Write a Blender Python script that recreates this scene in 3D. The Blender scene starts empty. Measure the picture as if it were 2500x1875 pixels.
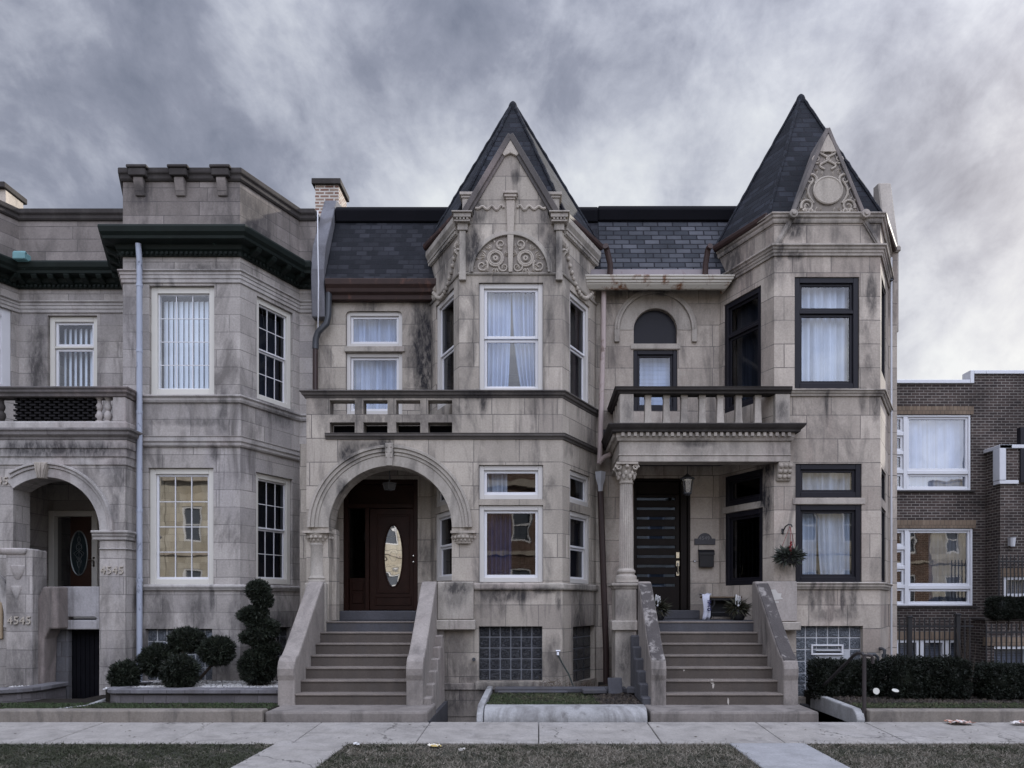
import bpy, bmesh, math, random
import numpy as np
from mathutils import Vector
from mathutils.geometry import tessellate_polygon
R = random.Random(11)
sc = bpy.context.scene
COL = sc.collection

# ------------------------------------------------------------------ camera
F, U0, V0, EYE = 1800.0, 1315.0, 1470.0, 1.725      # focal length and principal point of the 2500 px wide photo
cd = bpy.data.cameras.new('camera'); cam = bpy.data.objects.new('camera', cd); COL.objects.link(cam)
cam.location = (0, 0, EYE); cam.rotation_euler = (math.radians(90), 0, 0)
cd.sensor_width = 36; cd.lens = F / 2500 * 36
cd.shift_x = (1250 - U0) / 2500; cd.shift_y = (V0 - 937.5) / 2500
cd.clip_start = .1; cd.clip_end = 2000
sc.camera = cam
sc.view_settings.view_transform = 'Standard'; sc.view_settings.look = 'None'
sc.view_settings.exposure = 0.82; sc.view_settings.gamma = 1

# ------------------------------------------------------------------ node helper
class NT:
    def __init__(s, tree): s.t = tree; s.N = tree.nodes; s.L = tree.links
    def n(s, typ, ins=None, **props):
        nd = s.N.new(typ)
        for k, v in props.items(): setattr(nd, k, v)
        for k, v in (ins or {}).items(): s.set(nd, k, v)
        return nd
    def set(s, nd, k, v):
        i = nd.inputs[k]
        if isinstance(v, bpy.types.NodeSocket): s.L.new(v, i)
        elif isinstance(v, (tuple, list)) and len(v) == 3 and len(i.default_value) == 4: i.default_value = (*v, 1)
        else: i.default_value = v
    def m(s, op, a, b=None, c=None, clamp=False):
        nd = s.n('ShaderNodeMath', operation=op, use_clamp=clamp); s.set(nd, 0, a)
        if b is not None: s.set(nd, 1, b)
        if c is not None: s.set(nd, 2, c)
        return nd.outputs[0]
    def vm(s, op, a, b=None):
        nd = s.n('ShaderNodeVectorMath', operation=op); s.set(nd, 0, a)
        if b is not None:
            if op == 'SCALE': s.set(nd, 'Scale', b)
            else: s.set(nd, 1, b)
        return nd.outputs['Value' if op in ('LENGTH', 'DOT_PRODUCT') else 0]
    def mix(s, f, a, b, mode='MIX'):
        nd = s.n('ShaderNodeMix', data_type='RGBA', blend_type=mode)
        s.set(nd, 0, f); s.set(nd, 6, a); s.set(nd, 7, b)
        return nd.outputs[2]
    def ramp(s, f, stops, interp='LINEAR'):
        nd = s.n('ShaderNodeValToRGB'); nd.color_ramp.interpolation = interp
        e = nd.color_ramp.elements
        while len(e) < len(stops): e.new(.5)
        for x, (p, c) in zip(e, stops):
            x.position = p; x.color = (c, c, c, 1) if not isinstance(c, tuple) else (*c, 1)
        s.set(nd, 0, f); return nd.outputs[0]
    def noise(s, vec, scale, detail=5, rough=.55, dist=0., out=0):
        nd = s.n('ShaderNodeTexNoise', {'Vector': vec, 'Scale': scale, 'Detail': detail, 'Roughness': rough, 'Distortion': dist})
        return nd.outputs[out]
    def mrange(s, v, a, b, c=0., d=1.):
        nd = s.n('ShaderNodeMapRange', {0: v, 1: a, 2: b, 3: c, 4: d}, clamp=True); return nd.outputs[0]

# ------------------------------------------------------------------ sky and sun
SUN_AZ, SUN_EL = math.radians(42), math.radians(27)
sunv = Vector((math.sin(SUN_AZ)*math.cos(SUN_EL), math.cos(SUN_AZ)*math.cos(SUN_EL), math.sin(SUN_EL)))
w = bpy.data.worlds.new('World'); sc.world = w; w.use_nodes = True
t = NT(w.node_tree); t.N.clear()
sky = t.n('ShaderNodeTexSky', sky_type='NISHITA', sun_disc=False, sun_elevation=SUN_EL, sun_rotation=SUN_AZ, air_density=1.2, dust_density=2.0)
d = t.n('ShaderNodeTexCoord').outputs['Generated']
sp = t.n('ShaderNodeSeparateXYZ', {0: d})
dx_, dy_, dz_ = sp.outputs
den = t.m('ADD', t.m('MAXIMUM', dz_, 0.), .85)
pv = t.n('ShaderNodeCombineXYZ', {0: t.m('DIVIDE', dx_, den), 1: t.m('DIVIDE', dy_, den), 2: 0.}).outputs[0]
mp = t.n('ShaderNodeMapping', {'Vector': pv, 'Location': (3.7, 7.2, 0), 'Rotation': (0, 0, math.radians(-38)), 'Scale': (2.3, 1.8, 1)}).outputs[0]
big = t.noise(mp, 1.5, 9, .58, .35)
fine = t.noise(mp, 6.5, 9, .62, .3)
mott = t.noise(t.vm('MULTIPLY', d, (1., 1., 1.3)), 9., 6, .6, .3)
cl = t.m('ADD', t.m('ADD', t.m('MULTIPLY', big, .42), t.m('MULTIPLY', fine, .31)), t.m('MULTIPLY', mott, .28))
# brighter breaks and darker banks of cloud, each in its own direction of the sky
for u, v, p, k in ((1080,400,220,.085),(700,100,260,.085),(1500,470,70,.085),(1900,260,120,.08),(2330,800,14,.16),(400,330,60,.02),(2420,120,45,-.10),(60,120,40,-.035),(640,260,260,-.05),(2330,440,260,-.03),(1050,130,120,-.045),(1450,60,90,-.05), (1100,40,120,-.04)):
    q = Vector(((u-U0)/F, 1, (V0-v)/F)).normalized()
    cl = t.m('ADD', cl, t.m('MULTIPLY', t.m('POWER', t.m('MAXIMUM', t.vm('DOT_PRODUCT', d, tuple(q)), 0.), float(p)), k))
glow = t.m('POWER', t.m('MAXIMUM', t.vm('DOT_PRODUCT', d, tuple(sunv)), 0.), 7.)
low = t.mrange(dz_, .0, .55, 1., 0.)
cl = t.m('ADD', t.m('ADD', cl, .004), t.m('ADD', t.m('MULTIPLY', glow, .03), t.m('MULTIPLY', low, .07)))
ccol = t.ramp(cl, [(.40, (.105, .115, .148)), (.50, (.165, .174, .213)), (.575, (.255, .265, .305)), (.65, (.355, .365, .395)), (.75, (.46, .47, .475))])
# bright sky patch added high behind the camera, unseen, to light the fronts
back = t.m('ADD', 1., t.m('MULTIPLY', t.m('POWER', t.m('MAXIMUM', t.vm('DOT_PRODUCT', d, tuple(Vector((.12, -.50, .86)).normalized())), 0.), 2.2), 8.2))
ccol = t.vm('SCALE', ccol, t.m('MULTIPLY', back, 10.))
ccol = t.mix(1., ccol, (.96, .975, 1.0), 'MULTIPLY')
skyc = t.mix(.96, sky.outputs[0], ccol)
bg = t.n('ShaderNodeBackground', {'Color': skyc, 'Strength': .1})
t.L.new(bg.outputs[0], t.n('ShaderNodeOutputWorld').inputs[0])

sl = bpy.data.lights.new('sun', 'SUN'); sl.energy = 3.0; sl.angle = math.radians(1.5); sl.color = (1, .95, .86)
so = bpy.data.objects.new('sun', sl); COL.objects.link(so); so.rotation_euler = sunv.to_track_quat('Z', 'Y').to_euler()

# ------------------------------------------------------------------ geometry helpers
def X(u, Y): return (u - U0) * Y / F
def Z(v, Y): return EYE + (V0 - v) * Y / F

class Fr:
    """a wall line in plan, left to right as seen from the street; n points out of the wall"""
    def __init__(s, a, b):
        s.a = a; L = math.hypot(b[0]-a[0], b[1]-a[1]); s.L = L
        s.dx, s.dy = (b[0]-a[0])/L, (b[1]-a[1])/L; s.nx, s.ny = s.dy, -s.dx
    def s(s, u):
        k = (u - U0) / F
        return (k*s.a[1] - s.a[0]) / (s.dx - k*s.dy)
    def z(s, v, u): return EYE + (V0 - v) * (s.a[1] + s.dy*s.s(u)) / F
    def P(s, q, n, z): return (s.a[0] + s.dx*q + s.nx*n, s.a[1] + s.dy*q + s.ny*n, z)
    def rect(s, u0, u1, vt, vb, at=None):
        at = at if at is not None else (u0+u1)/2
        return (s.s(u0), s.s(u1), s.z(vb, at), s.z(vt, at))

OFF = {}
class M:
    def __init__(s): s.v = []; s.f = []
    def add(s, vs, fs):
        b = len(s.v); s.v += [tuple(p) for p in vs]; s.f += [tuple(i+b for i in f) for f in fs]
    def box(s, x0, x1, y0, y1, z0, z1):
        s.hexa([(x0,y0),(x1,y0),(x1,y1),(x0,y1)], z0, z1)
    def hexa(s, pl, z0, z1):
        n = len(pl)
        s.add([(x,y,z0) for x,y in pl] + [(x,y,z1) for x,y in pl],
              [tuple(range(n))[::-1], tuple(range(n, 2*n))] + [(i, (i+1)%n, n+(i+1)%n, n+i) for i in range(n)])
    def obox(s, fr, s0, s1, n0, n1, z0, z1):
        vs = [fr.P(q, n, z) for z in (z0, z1) for q, n in ((s0,n1),(s1,n1),(s1,n0),(s0,n0))]
        s.add(vs, [(3,2,1,0),(4,5,6,7),(0,1,5,4),(1,2,6,5),(2,3,7,6),(3,0,4,7)])
    def prism(s, pts, vec):
        n = len(pts); v = Vector(vec)
        s.add(list(pts) + [tuple(Vector(p)+v) for p in pts],
              [tuple(range(n))[::-1], tuple(range(n, 2*n))] + [(i, (i+1)%n, n+(i+1)%n, n+i) for i in range(n)])
    def poly(s, fr, pts, n0, n1):
        """flat outline (s,z) on a wall frame given real thickness"""
        dv = (fr.nx*(n1-n0), fr.ny*(n1-n0), 0)
        s.panel(fr, pts, [], n1-n0, n1)
    def panel(s, fr, outer, holes, t=.3, n=0.):
        loops = [outer] + list(holes)
        tri = tessellate_polygon([[Vector((a, b, 0)) for a, b in lp] for lp in loops])
        pts = [p for lp in loops for p in lp]; N = len(pts)
        vs = [fr.P(a, n, b) for a, b in pts] + [fr.P(a, n-t, b) for a, b in pts]
        fs = [tuple(f) for f in tri] + [tuple(i+N for i in f[::-1]) for f in tri]
        o = 0
        for lp in loops:
            k = len(lp)
            fs += [(o+i, o+(i+1)%k, N+o+(i+1)%k, N+o+i) for i in range(k)]; o += k
        s.add(vs, fs)
    def ring(s, fr, s0, s1, z0, z1, w, n0, n1, wb=None, wt=None):
        wb = wb or w; wt = wt or w
        s.obox(fr, s0, s0+w, n0, n1, z0, z1); s.obox(fr, s1-w, s1, n0, n1, z0, z1)
        s.obox(fr, s0+w, s1-w, n0, n1-.001, z0, z0+wb); s.obox(fr, s0+w, s1-w, n0, n1-.001, z1-wt, z1)
    def arc(s, fr, cs, cz, r0, r1, a0, a1, n0, n1, N=24):
        for i in range(N):
            A, B = (math.radians(a0+(a1-a0)*k/N) for k in (i, i+1))
            q = [(cs+r*math.cos(a), cz+r*math.sin(a)) for r, a in ((r0,A),(r1,A),(r1,B),(r0,B))]
            vs = [fr.P(a, n, b) for n in (n1, n0) for a, b in q]
            fs = [(0,1,2,3),(7,6,5,4),(1,5,6,2),(0,3,7,4)]
            if i == 0: fs.append((0,4,5,1))
            if i == N-1: fs.append((3,2,6,7))
            s.add(vs, fs)
    def tube(s, path, r, n=8, close=False):
        P = [Vector(p) for p in path]; rr = r if isinstance(r, (list, tuple)) else [r]*len(P)
        prev = None; rings = []
        for i, p in enumerate(P):
            if close: tdir = P[(i+1) % len(P)] - P[i-1]
            else: tdir = P[min(i+1, len(P)-1)] - P[max(i-1, 0)]
            tdir.normalize()
            if prev is None:
                a = Vector((0,0,1)) if abs(tdir.z) < .9 else Vector((1,0,0))
                e = tdir.cross(a).normalized()
            else: e = (prev - tdir*prev.dot(tdir)).normalized()
            prev = e; f = tdir.cross(e)
            rings.append([p + (e*math.cos(2*math.pi*k/n) + f*math.sin(2*math.pi*k/n))*rr[i] for k in range(n)])
        vs = [q for g in rings for q in g]; fs = []
        m = len(rings)
        for i in range(m if close else m-1):
            j = (i+1) % m
            fs += [(i*n+k, i*n+(k+1)%n, j*n+(k+1)%n, j*n+k) for k in range(n)]
        if not close: fs += [tuple(range(n))[::-1], tuple(range((m-1)*n, m*n))]
        s.add(vs, fs)
    def lathe(s, c, prof, n=20, sx=1., sy=1.):
        vs = []; fs = []
        for r, z in prof:
            vs += [(c[0]+r*sx*math.cos(2*math.pi*k/n), c[1]+r*sy*math.sin(2*math.pi*k/n), c[2]+z) for k in range(n)]
        for i in range(len(prof)-1):
            fs += [(i*n+k, i*n+(k+1)%n, (i+1)*n+(k+1)%n, (i+1)*n+k) for k in range(n)]
        fs += [tuple(range(n))[::-1], tuple(range((len(prof)-1)*n, len(prof)*n))]
        s.add(vs, fs)
    def ball(s, c, r, n=12, sq=(1,1,1)):
        prof = [(max(r*math.sin(math.pi*i/n), .0005), -r*math.cos(math.pi*i/n)*sq[2]) for i in range(n+1)]
        s.lathe(c, prof, n*2, sq[0], sq[1])
    def sweep(s, path, prof, capn=True):
        """moulding profile [(out, z)...] (bottom to top) run along plan points with mitred corners"""
        n = len(path); ds = []
        for i in range(n-1):
            L = math.hypot(path[i+1][0]-path[i][0], path[i+1][1]-path[i][1])
            ds.append(((path[i+1][0]-path[i][0])/L, (path[i+1][1]-path[i][1])/L))
        k = len(prof); vs = []; fs = []
        for i in range(n):
            a = ds[max(i-1, 0)]; b = ds[min(i, n-2)]
            na = (a[1], -a[0]); nb = (b[1], -b[0]); q = 1 + na[0]*nb[0] + na[1]*nb[1]
            mx, my = (na[0]+nb[0])/q, (na[1]+nb[1])/q
            vs += [(path[i][0]+mx*o, path[i][1]+my*o, z) for o, z in prof]
        for i in range(n-1):
            fs += [(i*k+j, (i+1)*k+j, (i+1)*k+(j+1)%k, i*k+(j+1)%k) for j in range(k)]
        fs += [tuple(range(k)), tuple(range((n-1)*k, n*k))[::-1]]
        s.add(vs, fs)
    def dentils(s, path, n0, n1, z0, z1, w, gap, off=0.):
        for i in range(len(path)-1):
            fr = Fr(path[i], path[i+1]); c = max(1, int(fr.L/(w+gap))); st = fr.L/c
            for j in range(c):
                a = st*(j+.5) - w/2
                s.obox(fr, a, a+w, n0, n1, z0, z1)
    def islands(s, name, mat, parent=None, **kw):
        par = list(range(len(s.v)))
        def fd(i):
            while par[i] != i: par[i] = par[par[i]]; i = par[i]
            return i
        for f in s.f:
            for i in f[1:]: par[fd(i)] = fd(f[0])
        gr = {}
        for f in s.f: gr.setdefault(fd(f[0]), []).append(f)
        for fs in gr.values():
            ids = sorted({i for f in fs for i in f}); mp = {i: k for k, i in enumerate(ids)}
            q = M(); q.v = [s.v[i] for i in ids]; q.f = [tuple(mp[i] for i in f) for f in fs]; q.build(name, mat, parent, **kw)
    def build(s, name, mat, parent=None, bevel=0, smooth=False, angle=35, uv=True, label=None, seg=1):
        me = bpy.data.meshes.new(name)
        off = OFF.get(parent.name, Vector((0,0,0))) if parent else Vector((0,0,0))
        bm = bmesh.new()
        bv = [bm.verts.new(p) for p in s.v]
        for f in s.f:
            try: bm.faces.new([bv[i] for i in f])
            except ValueError: pass
        bmesh.ops.recalc_face_normals(bm, faces=bm.faces)
        if uv:
            ul = bm.loops.layers.uv.new('UVMap')
            for f in bm.faces:
                nn = f.normal
                if abs(nn.z) > .95:
                    for l in f.loops: l[ul].uv = (l.vert.co.x, l.vert.co.y)
                else:
                    t1 = Vector((-nn.y, nn.x, 0)).normalized(); t2 = nn.cross(t1)
                    for l in f.loops: l[ul].uv = (l.vert.co.dot(t1), l.vert.co.dot(t2))
        if off.length > 0:
            for v in bm.verts: v.co -= off
        if smooth:
            for f in bm.faces: f.smooth = True
        bm.to_mesh(me); bm.free()
        if smooth: me.set_sharp_from_angle(angle=math.radians(angle))
        me.materials.append(mat)
        o = bpy.data.objects.new(name, me); COL.objects.link(o)
        if parent: o.parent = parent; OFF[o.name] = off
        if bevel:
            b = o.modifiers.new('bevel', 'BEVEL'); b.width = bevel; b.segments = seg; b.limit_method = 'ANGLE'; b.angle_limit = math.radians(40)
            b.use_clamp_overlap = True
        if label: o['label'] = label
        return o

def thing(name, label, cat, loc, group=None):
    o = bpy.data.objects.new(name, None); COL.objects.link(o); o.location = loc
    o.empty_display_size = .2; OFF[o.name] = Vector(loc)
    o['label'] = label; o['category'] = cat
    if group: o['group'] = group
    return o
def tag(o, label, cat, group=None):
    o['label'] = label; o['category'] = cat
    if group: o['group'] = group
    return o
def struct(o): o['kind'] = 'structure'; return o
def stuff(o, label, cat): o['kind'] = 'stuff'; o['label'] = label; o['category'] = cat; return o
def dup(root, loc, label=None):
    r = root.copy(); COL.objects.link(r); r.location = loc; OFF[r.name] = Vector(loc)
    if label: r['label'] = label
    for ch in list(root.children):
        c = ch.copy(); COL.objects.link(c); c.parent = r
        for g in ch.children:
            e = g.copy(); COL.objects.link(e); e.parent = c
    return r

# ------------------------------------------------------------------ materials
def new_mat(name):
    m = bpy.data.materials.new(name); m.use_nodes = True
    t = NT(m.node_tree); b = t.N['Principled BSDF']
    return m, t, b

def stone(name, col, row=.34, bw=.85, mortar=.008, joint=.85, var=.24, stains=(), dirt=.45, joints=True, rough=.92, cracks=False, tint=(.36,.29,.27), bump=.35, soot=(.022,.021,.024)):
    m, t, b = new_mat(name)
    pos = t.n('ShaderNodeNewGeometry').outputs['Position']
    uv = t.n('ShaderNodeTexCoord').outputs['UV']
    sc1 = t.vm('MULTIPLY', pos, (1., 1., .42))
    n_big = t.noise(sc1, .75, 6, .6, .6)
    n_mid = t.noise(sc1, 2.6, 7, .62, .3)
    n_fine = t.noise(pos, 34., 5, .7)
    base = t.mix(t.mrange(n_mid, .34, .68), tuple(c*.86 for c in col), tuple(c*1.14 for c in col))
    base = t.mix(t.m('MULTIPLY', t.mrange(n_big, .52, .72), .55), base, tint)
    h = t.m('MULTIPLY', n_fine, .35)
    if joints:
        wv = t.vm('ADD', uv, t.vm('SCALE', t.noise(pos, 2.2, 3, .5, 0, 1), .012))
        br = t.n('ShaderNodeTexBrick', {'Vector': wv, 'Scale': 1., 'Color1': (1-var,)*3, 'Color2': (1+var*.6,)*3, 'Mortar': (1,1,1),
              'Mortar Size': mortar, 'Mortar Smooth': .25, 'Bias': 0., 'Brick Width': bw, 'Row Height': row}, offset=.42, offset_frequency=2, squash=.72, squash_frequency=3)
        base = t.mix(1., base, br.outputs['Color'], 'MULTIPLY')
        bid = t.n('ShaderNodeSeparateColor', {0: br.outputs['Color']}).outputs[0]
        base = t.mix(t.mrange(bid, 1-var, 1-var*.55, .5, 0.), base, t.mix(.5, base, tint))
        jm = t.m('MULTIPLY', br.outputs['Fac'], t.mrange(n_mid, .3, .65, .35, 1.))
        h = t.m('SUBTRACT', h, t.m('MULTIPLY', jm, .8))
    base = t.mix(1., base, t.ramp(n_fine, [(.3, .82), (.7, 1.1)]), 'MULTIPLY')
    # weather stains: patchy dark wash, run downwards
    st = t.noise(t.vm('MULTIPLY', pos, (1.7, 1.7, .55)), 1.15, 9, .66, .9)
    base = t.mix(t.m('MULTIPLY', t.mrange(st, .50, .68), dirt), base, (.075, .068, .064))
    sk = t.noise(t.vm('MULTIPLY', pos, (6.5, 6.5, .5)), 1., 7, .62, .5)
    base = t.mix(t.m('MULTIPLY', t.m('MULTIPLY', t.mrange(sk, .55, .72), t.mrange(n_big, .42, .6)), dirt*1.1), base, (.07, .064, .06))
    if cracks:
        wv = t.vm('ADD', pos, t.vm('SCALE', t.noise(pos, 3., 4, .6, 0, 1), .5))
        vo = t.n('ShaderNodeTexVoronoi', {'Vector': wv, 'Scale': .55}, feature='DISTANCE_TO_EDGE').outputs['Distance']
        ck = t.m('MULTIPLY', t.mrange(vo, .003, .010, 1., 0.), t.mrange(t.noise(pos, .8, 2), .5, .58))
        base = t.mix(t.m('MULTIPLY', ck, .75), base, (.06,.055,.05))
        sp2 = t.noise(pos, 55., 2, .5); base = t.mix(t.mrange(sp2, .66, .74), base, (.14,.13,.12))
    if stains:
        nz = t.noise(t.vm('MULTIPLY', pos, (1.5, 1.5, .6)), 3.2, 8, .68, .7)
        brk = t.mrange(t.noise(t.vm('MULTIPLY', pos, (2.2, 2.2, .8)), 6., 6, .7, .4), .30, .56, .35, 1.)
        acc = None
        for (cx, cy, cz, rx, ry, rz, k) in stains:
            v = t.vm('DIVIDE', t.vm('SUBTRACT', pos, (cx, cy, cz)), (rx, ry, rz))
            q = t.m('SUBTRACT', 1., t.vm('LENGTH', v))
            q = t.m('ADD', t.m('MULTIPLY', q, 1.7), t.m('MULTIPLY', t.m('SUBTRACT', nz, .5), 2.6))
            q = t.m('MINIMUM', q, t.m('MULTIPLY', t.m('SUBTRACT', 1.35, t.vm('LENGTH', v)), 2.))
            q = t.m('MULTIPLY', t.m('MINIMUM', t.m('MAXIMUM', q, 0.), 1.), t.m('MULTIPLY', brk, k))
            acc = q if acc is None else t.m('MAXIMUM', acc, q)
        base = t.mix(acc, base, soot)
    if joints: base = t.mix(t.m('MULTIPLY', jm, joint), base, (.06, .055, .055))
    t.set(b, 'Base Color', base); t.set(b, 'Roughness', rough); t.set(b, 'Specular IOR Level', .25)
    bp = t.n('ShaderNodeBump', {'Height': h, 'Strength': bump, 'Distance': .02})
    t.L.new(bp.outputs[0], b.inputs['Normal'])
    return m

def plain(name, col, rough=.6, spec=.4, metal=0., var=.15, scale=8., bump=0., wear=None, wear_lo=.6):
    m, t, b = new_mat(name)
    pos = t.n('ShaderNodeNewGeometry').outputs['Position']
    nz = t.noise(pos, scale, 6, .6, .2)
    c = t.mix(nz, tuple(x*(1-var) for x in col), tuple(x*(1+var) for x in col))
    if wear:
        n2 = t.noise(t.vm('MULTIPLY', pos, (1, 1, .5)), scale*.9, 7, .68, .4)
        c = t.mix(t.mrange(n2, wear_lo-.05, wear_lo+.05), c, wear)
    t.set(b, 'Base Color', c); t.set(b, 'Roughness', rough); t.set(b, 'Metallic', metal); t.set(b, 'Specular IOR Level', spec)
    if bump:
        bp = t.n('ShaderNodeBump', {'Height': t.noise(pos, scale*6, 5, .65), 'Strength': bump, 'Distance': .02}); t.L.new(bp.outputs[0], b.inputs['Normal'])
    return m

def glass(name, refl=.06, mul=1.6, tint=(.9,.93,.97), wav=.008, gcol=(1,1,1)):
    m, t, b = new_mat(name); t.N.remove(b)
    pos = t.n('ShaderNodeNewGeometry').outputs['Position']
    bp = t.n('ShaderNodeBump', {'Height': t.noise(pos, 1.6, 2, .5), 'Strength': wav, 'Distance': .2})
    fc = t.n('ShaderNodeLayerWeight', {'Blend': .5}).outputs['Facing']     # same from both faces of the sheet
    fr = t.m('ADD', .042, t.m('MULTIPLY', t.m('POWER', fc, 5.), .96))
    fac = t.m('ADD', t.m('MULTIPLY', fr, mul), refl, clamp=True)
    gl = t.n('ShaderNodeBsdfGlossy', {'Color': gcol, 'Roughness': .015, 'Normal': bp.outputs[0]})
    tr = t.n('ShaderNodeBsdfTransparent', {'Color': tint})
    mx = t.n('ShaderNodeMixShader', {0: fac, 1: tr.outputs[0], 2: gl.outputs[0]})
    t.L.new(mx.outputs[0], t.N['Material Output'].inputs[0])
    return m

def bricks(name, c1, c2, mort, bw=.2, row=.0677, ms=.009, rough=.9, var=.3):
    m, t, b = new_mat(name)
    uv = t.n('ShaderNodeTexCoord').outputs['UV']; pos = t.n('ShaderNodeNewGeometry').outputs['Position']
    br = t.n('ShaderNodeTexBrick', {'Vector': uv, 'Scale': 1., 'Color1': c1, 'Color2': c2, 'Mortar': mort, 'Mortar Size': ms, 'Mortar Smooth': .1,
          'Brick Width': bw, 'Row Height': row}, offset=.5, offset_frequency=2, squash=1.)
    c = t.mix(1., br.outputs['Color'], t.ramp(t.noise(pos, 1.4, 6, .65), [(.3, 1-var), (.7, 1+var)]), 'MULTIPLY')
    t.set(b, 'Base Color', c); t.set(b, 'Roughness', rough); t.set(b, 'Specular IOR Level', .3)
    h = t.m('SUBTRACT', t.m('MULTIPLY', t.noise(pos, 40, 4), .3), br.outputs['Fac'])
    bp = t.n('ShaderNodeBump', {'Height': h, 'Strength': .5, 'Distance': .012}); t.L.new(bp.outputs[0], b.inputs['Normal'])
    return m

def shingles(name, c1, c2, bw, row, ms, var=.25, gap=(.012,.012,.016), rough=.75):
    m, t, b = new_mat(name)
    uv = t.n('ShaderNodeTexCoord').outputs['UV']; pos = t.n('ShaderNodeNewGeometry').outputs['Position']
    wv = t.vm('ADD', uv, t.vm('SCALE', t.noise(pos, 4., 3, .5, 0, 1), .012))
    br = t.n('ShaderNodeTexBrick', {'Vector': wv, 'Scale': 1., 'Color1': c1, 'Color2': c2, 'Mortar': gap, 'Mortar Size': ms, 'Mortar Smooth': .2,
          'Brick Width': bw, 'Row Height': row, 'Bias': -.25}, offset=.5, offset_frequency=2, squash=1.)
    c = t.mix(1., br.outputs['Color'], t.ramp(t.noise(pos, 1.7, 7, .65), [(.3, 1-var), (.7, 1+var)]), 'MULTIPLY')
    t.set(b, 'Base Color', c); t.set(b, 'Roughness', rough); t.set(b, 'Specular IOR Level', .12)
    sv = t.n('ShaderNodeSeparateXYZ', {0: uv}).outputs[1]
    saw = t.m('FRACT', t.m('DIVIDE', sv, row))
    h = t.m('SUBTRACT', t.m('ADD', t.m('MULTIPLY', saw, -.9), t.m('MULTIPLY', t.noise(pos, 30, 4), .25)), br.outputs['Fac'])
    bp = t.n('ShaderNodeBump', {'Height': h, 'Strength': .6, 'Distance': .018}); t.L.new(bp.outputs[0], b.inputs['Normal'])
    return m

def leafy(name, cols, rough=.6):
    m, t, b = new_mat(name)
    rnd = t.n('ShaderNodeNewGeometry').outputs['Random Per Island']
    k = len(cols)
    c = t.ramp(rnd, [(i/max(1, k-1), cl) for i, cl in enumerate(cols)])
    pos = t.n('ShaderNodeNewGeometry').outputs['Position']
    c = t.mix(1., c, t.ramp(t.noise(pos, 3., 5, .6), [(.3, .6), (.7, 1.4)]), 'MULTIPLY')
    t.set(b, 'Base Color', c); t.set(b, 'Roughness', rough); t.set(b, 'Specular IOR Level', .25)
    return m

def relief_mat(name, col):   # carved panels: warm stone with dirt in patches
    return stone(name, col, joints=False, dirt=.4)
YB = 13.05      # front plane of the bays
YW = 14.4       # recessed wall plane
# stain spots: centre xyz, radii xyz, strength
def sp_(u, v, Y, ru, rv, k, ry=.5): return (X(u, Y), Y, Z(v, Y), ru*Y/F, ry, rv*Y/F, k)
A_ST = [sp_(75,880,14.2,36,170,.75), sp_(150,1098,12.67,280,28,.85,.3), sp_(20,1420,12.5,40,60,.7,.3), sp_(480,1500,13.05,40,70,.55,.3), sp_(385,1500,13.05,35,90,.5,.3),
        sp_(500,655,13.05,130,18,.5,.3), sp_(690,1010,13.9,70,40,.6), sp_(600,520,13.3,130,70,.55), sp_(340,480,13.05,40,50,.6,.3), sp_(60,690,14.4,90,20,.7),
        sp_(690,1350,14,60,120,.5), sp_(250,700,13.9,40,60,.4), sp_(480,1030,13.05,120,14,.5,.3), sp_(280,1165,12.67,34,55,.6,.3), sp_(283,1230,12.67,16,50,.6,.3),
        sp_(600,560,13.4,140,25,.7), sp_(45,1480,12.4,30,50,.5,.4), sp_(580,1520,13.05,30,110,.5,.4)]
B_ST = [sp_(1035,850,14.35,44,170,1.0,.35), sp_(1052,715,14.35,60,60,1.,.4), sp_(920,715,14.35,130,26,.85,.3), sp_(900,735,14.35,40,40,.6,.3), sp_(810,1000,14.35,25,70,.6,.3),
        sp_(850,1112,13.,34,42,.9,.25), sp_(843,1205,13.,26,40,.85,.2), sp_(920,1090,13.,90,14,.7,.2), sp_(1178,990,13.,9,36,.85,.2), sp_(1165,965,13.,60,16,.8,.25),
        sp_(1300,962,13.,70,10,.6,.25), sp_(1155,608,13.,30,75,.9,.25), sp_(1348,600,13.,28,70,.75,.25), sp_(1170,520,13.,26,50,.8,.25), sp_(1330,520,13.,28,60,.8,.25),
        sp_(1240,1452,13.,80,26,.85,.25), sp_(1330,1440,13.,50,14,.7,.4), sp_(1115,1436,12.95,45,26,.85,.3), sp_(1110,1460,12.95,45,40,.5,.3), sp_(1320,1640,13.,30,40,.5,.3),
        sp_(1135,1640,13.,60,40,.6,.3), sp_(1260,430,13.,14,22,.8,.3), sp_(1150,850,13.,14,70,.4,.3), sp_(1345,800,13.,12,80,.4,.3), sp_(1420,1450,13.6,50,60,.6), sp_(1200,690,13.,40,60,.35,.2),
        sp_(1440,640,13.7,50,60,.7,.5), sp_(1075,640,13.7,40,60,.75,.5), sp_(1320,560,13.,20,30,.6,.2), sp_(1100,1700,13.,90,60,.7,.3), sp_(940,1090,13.,30,30,.9,.2)]
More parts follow.
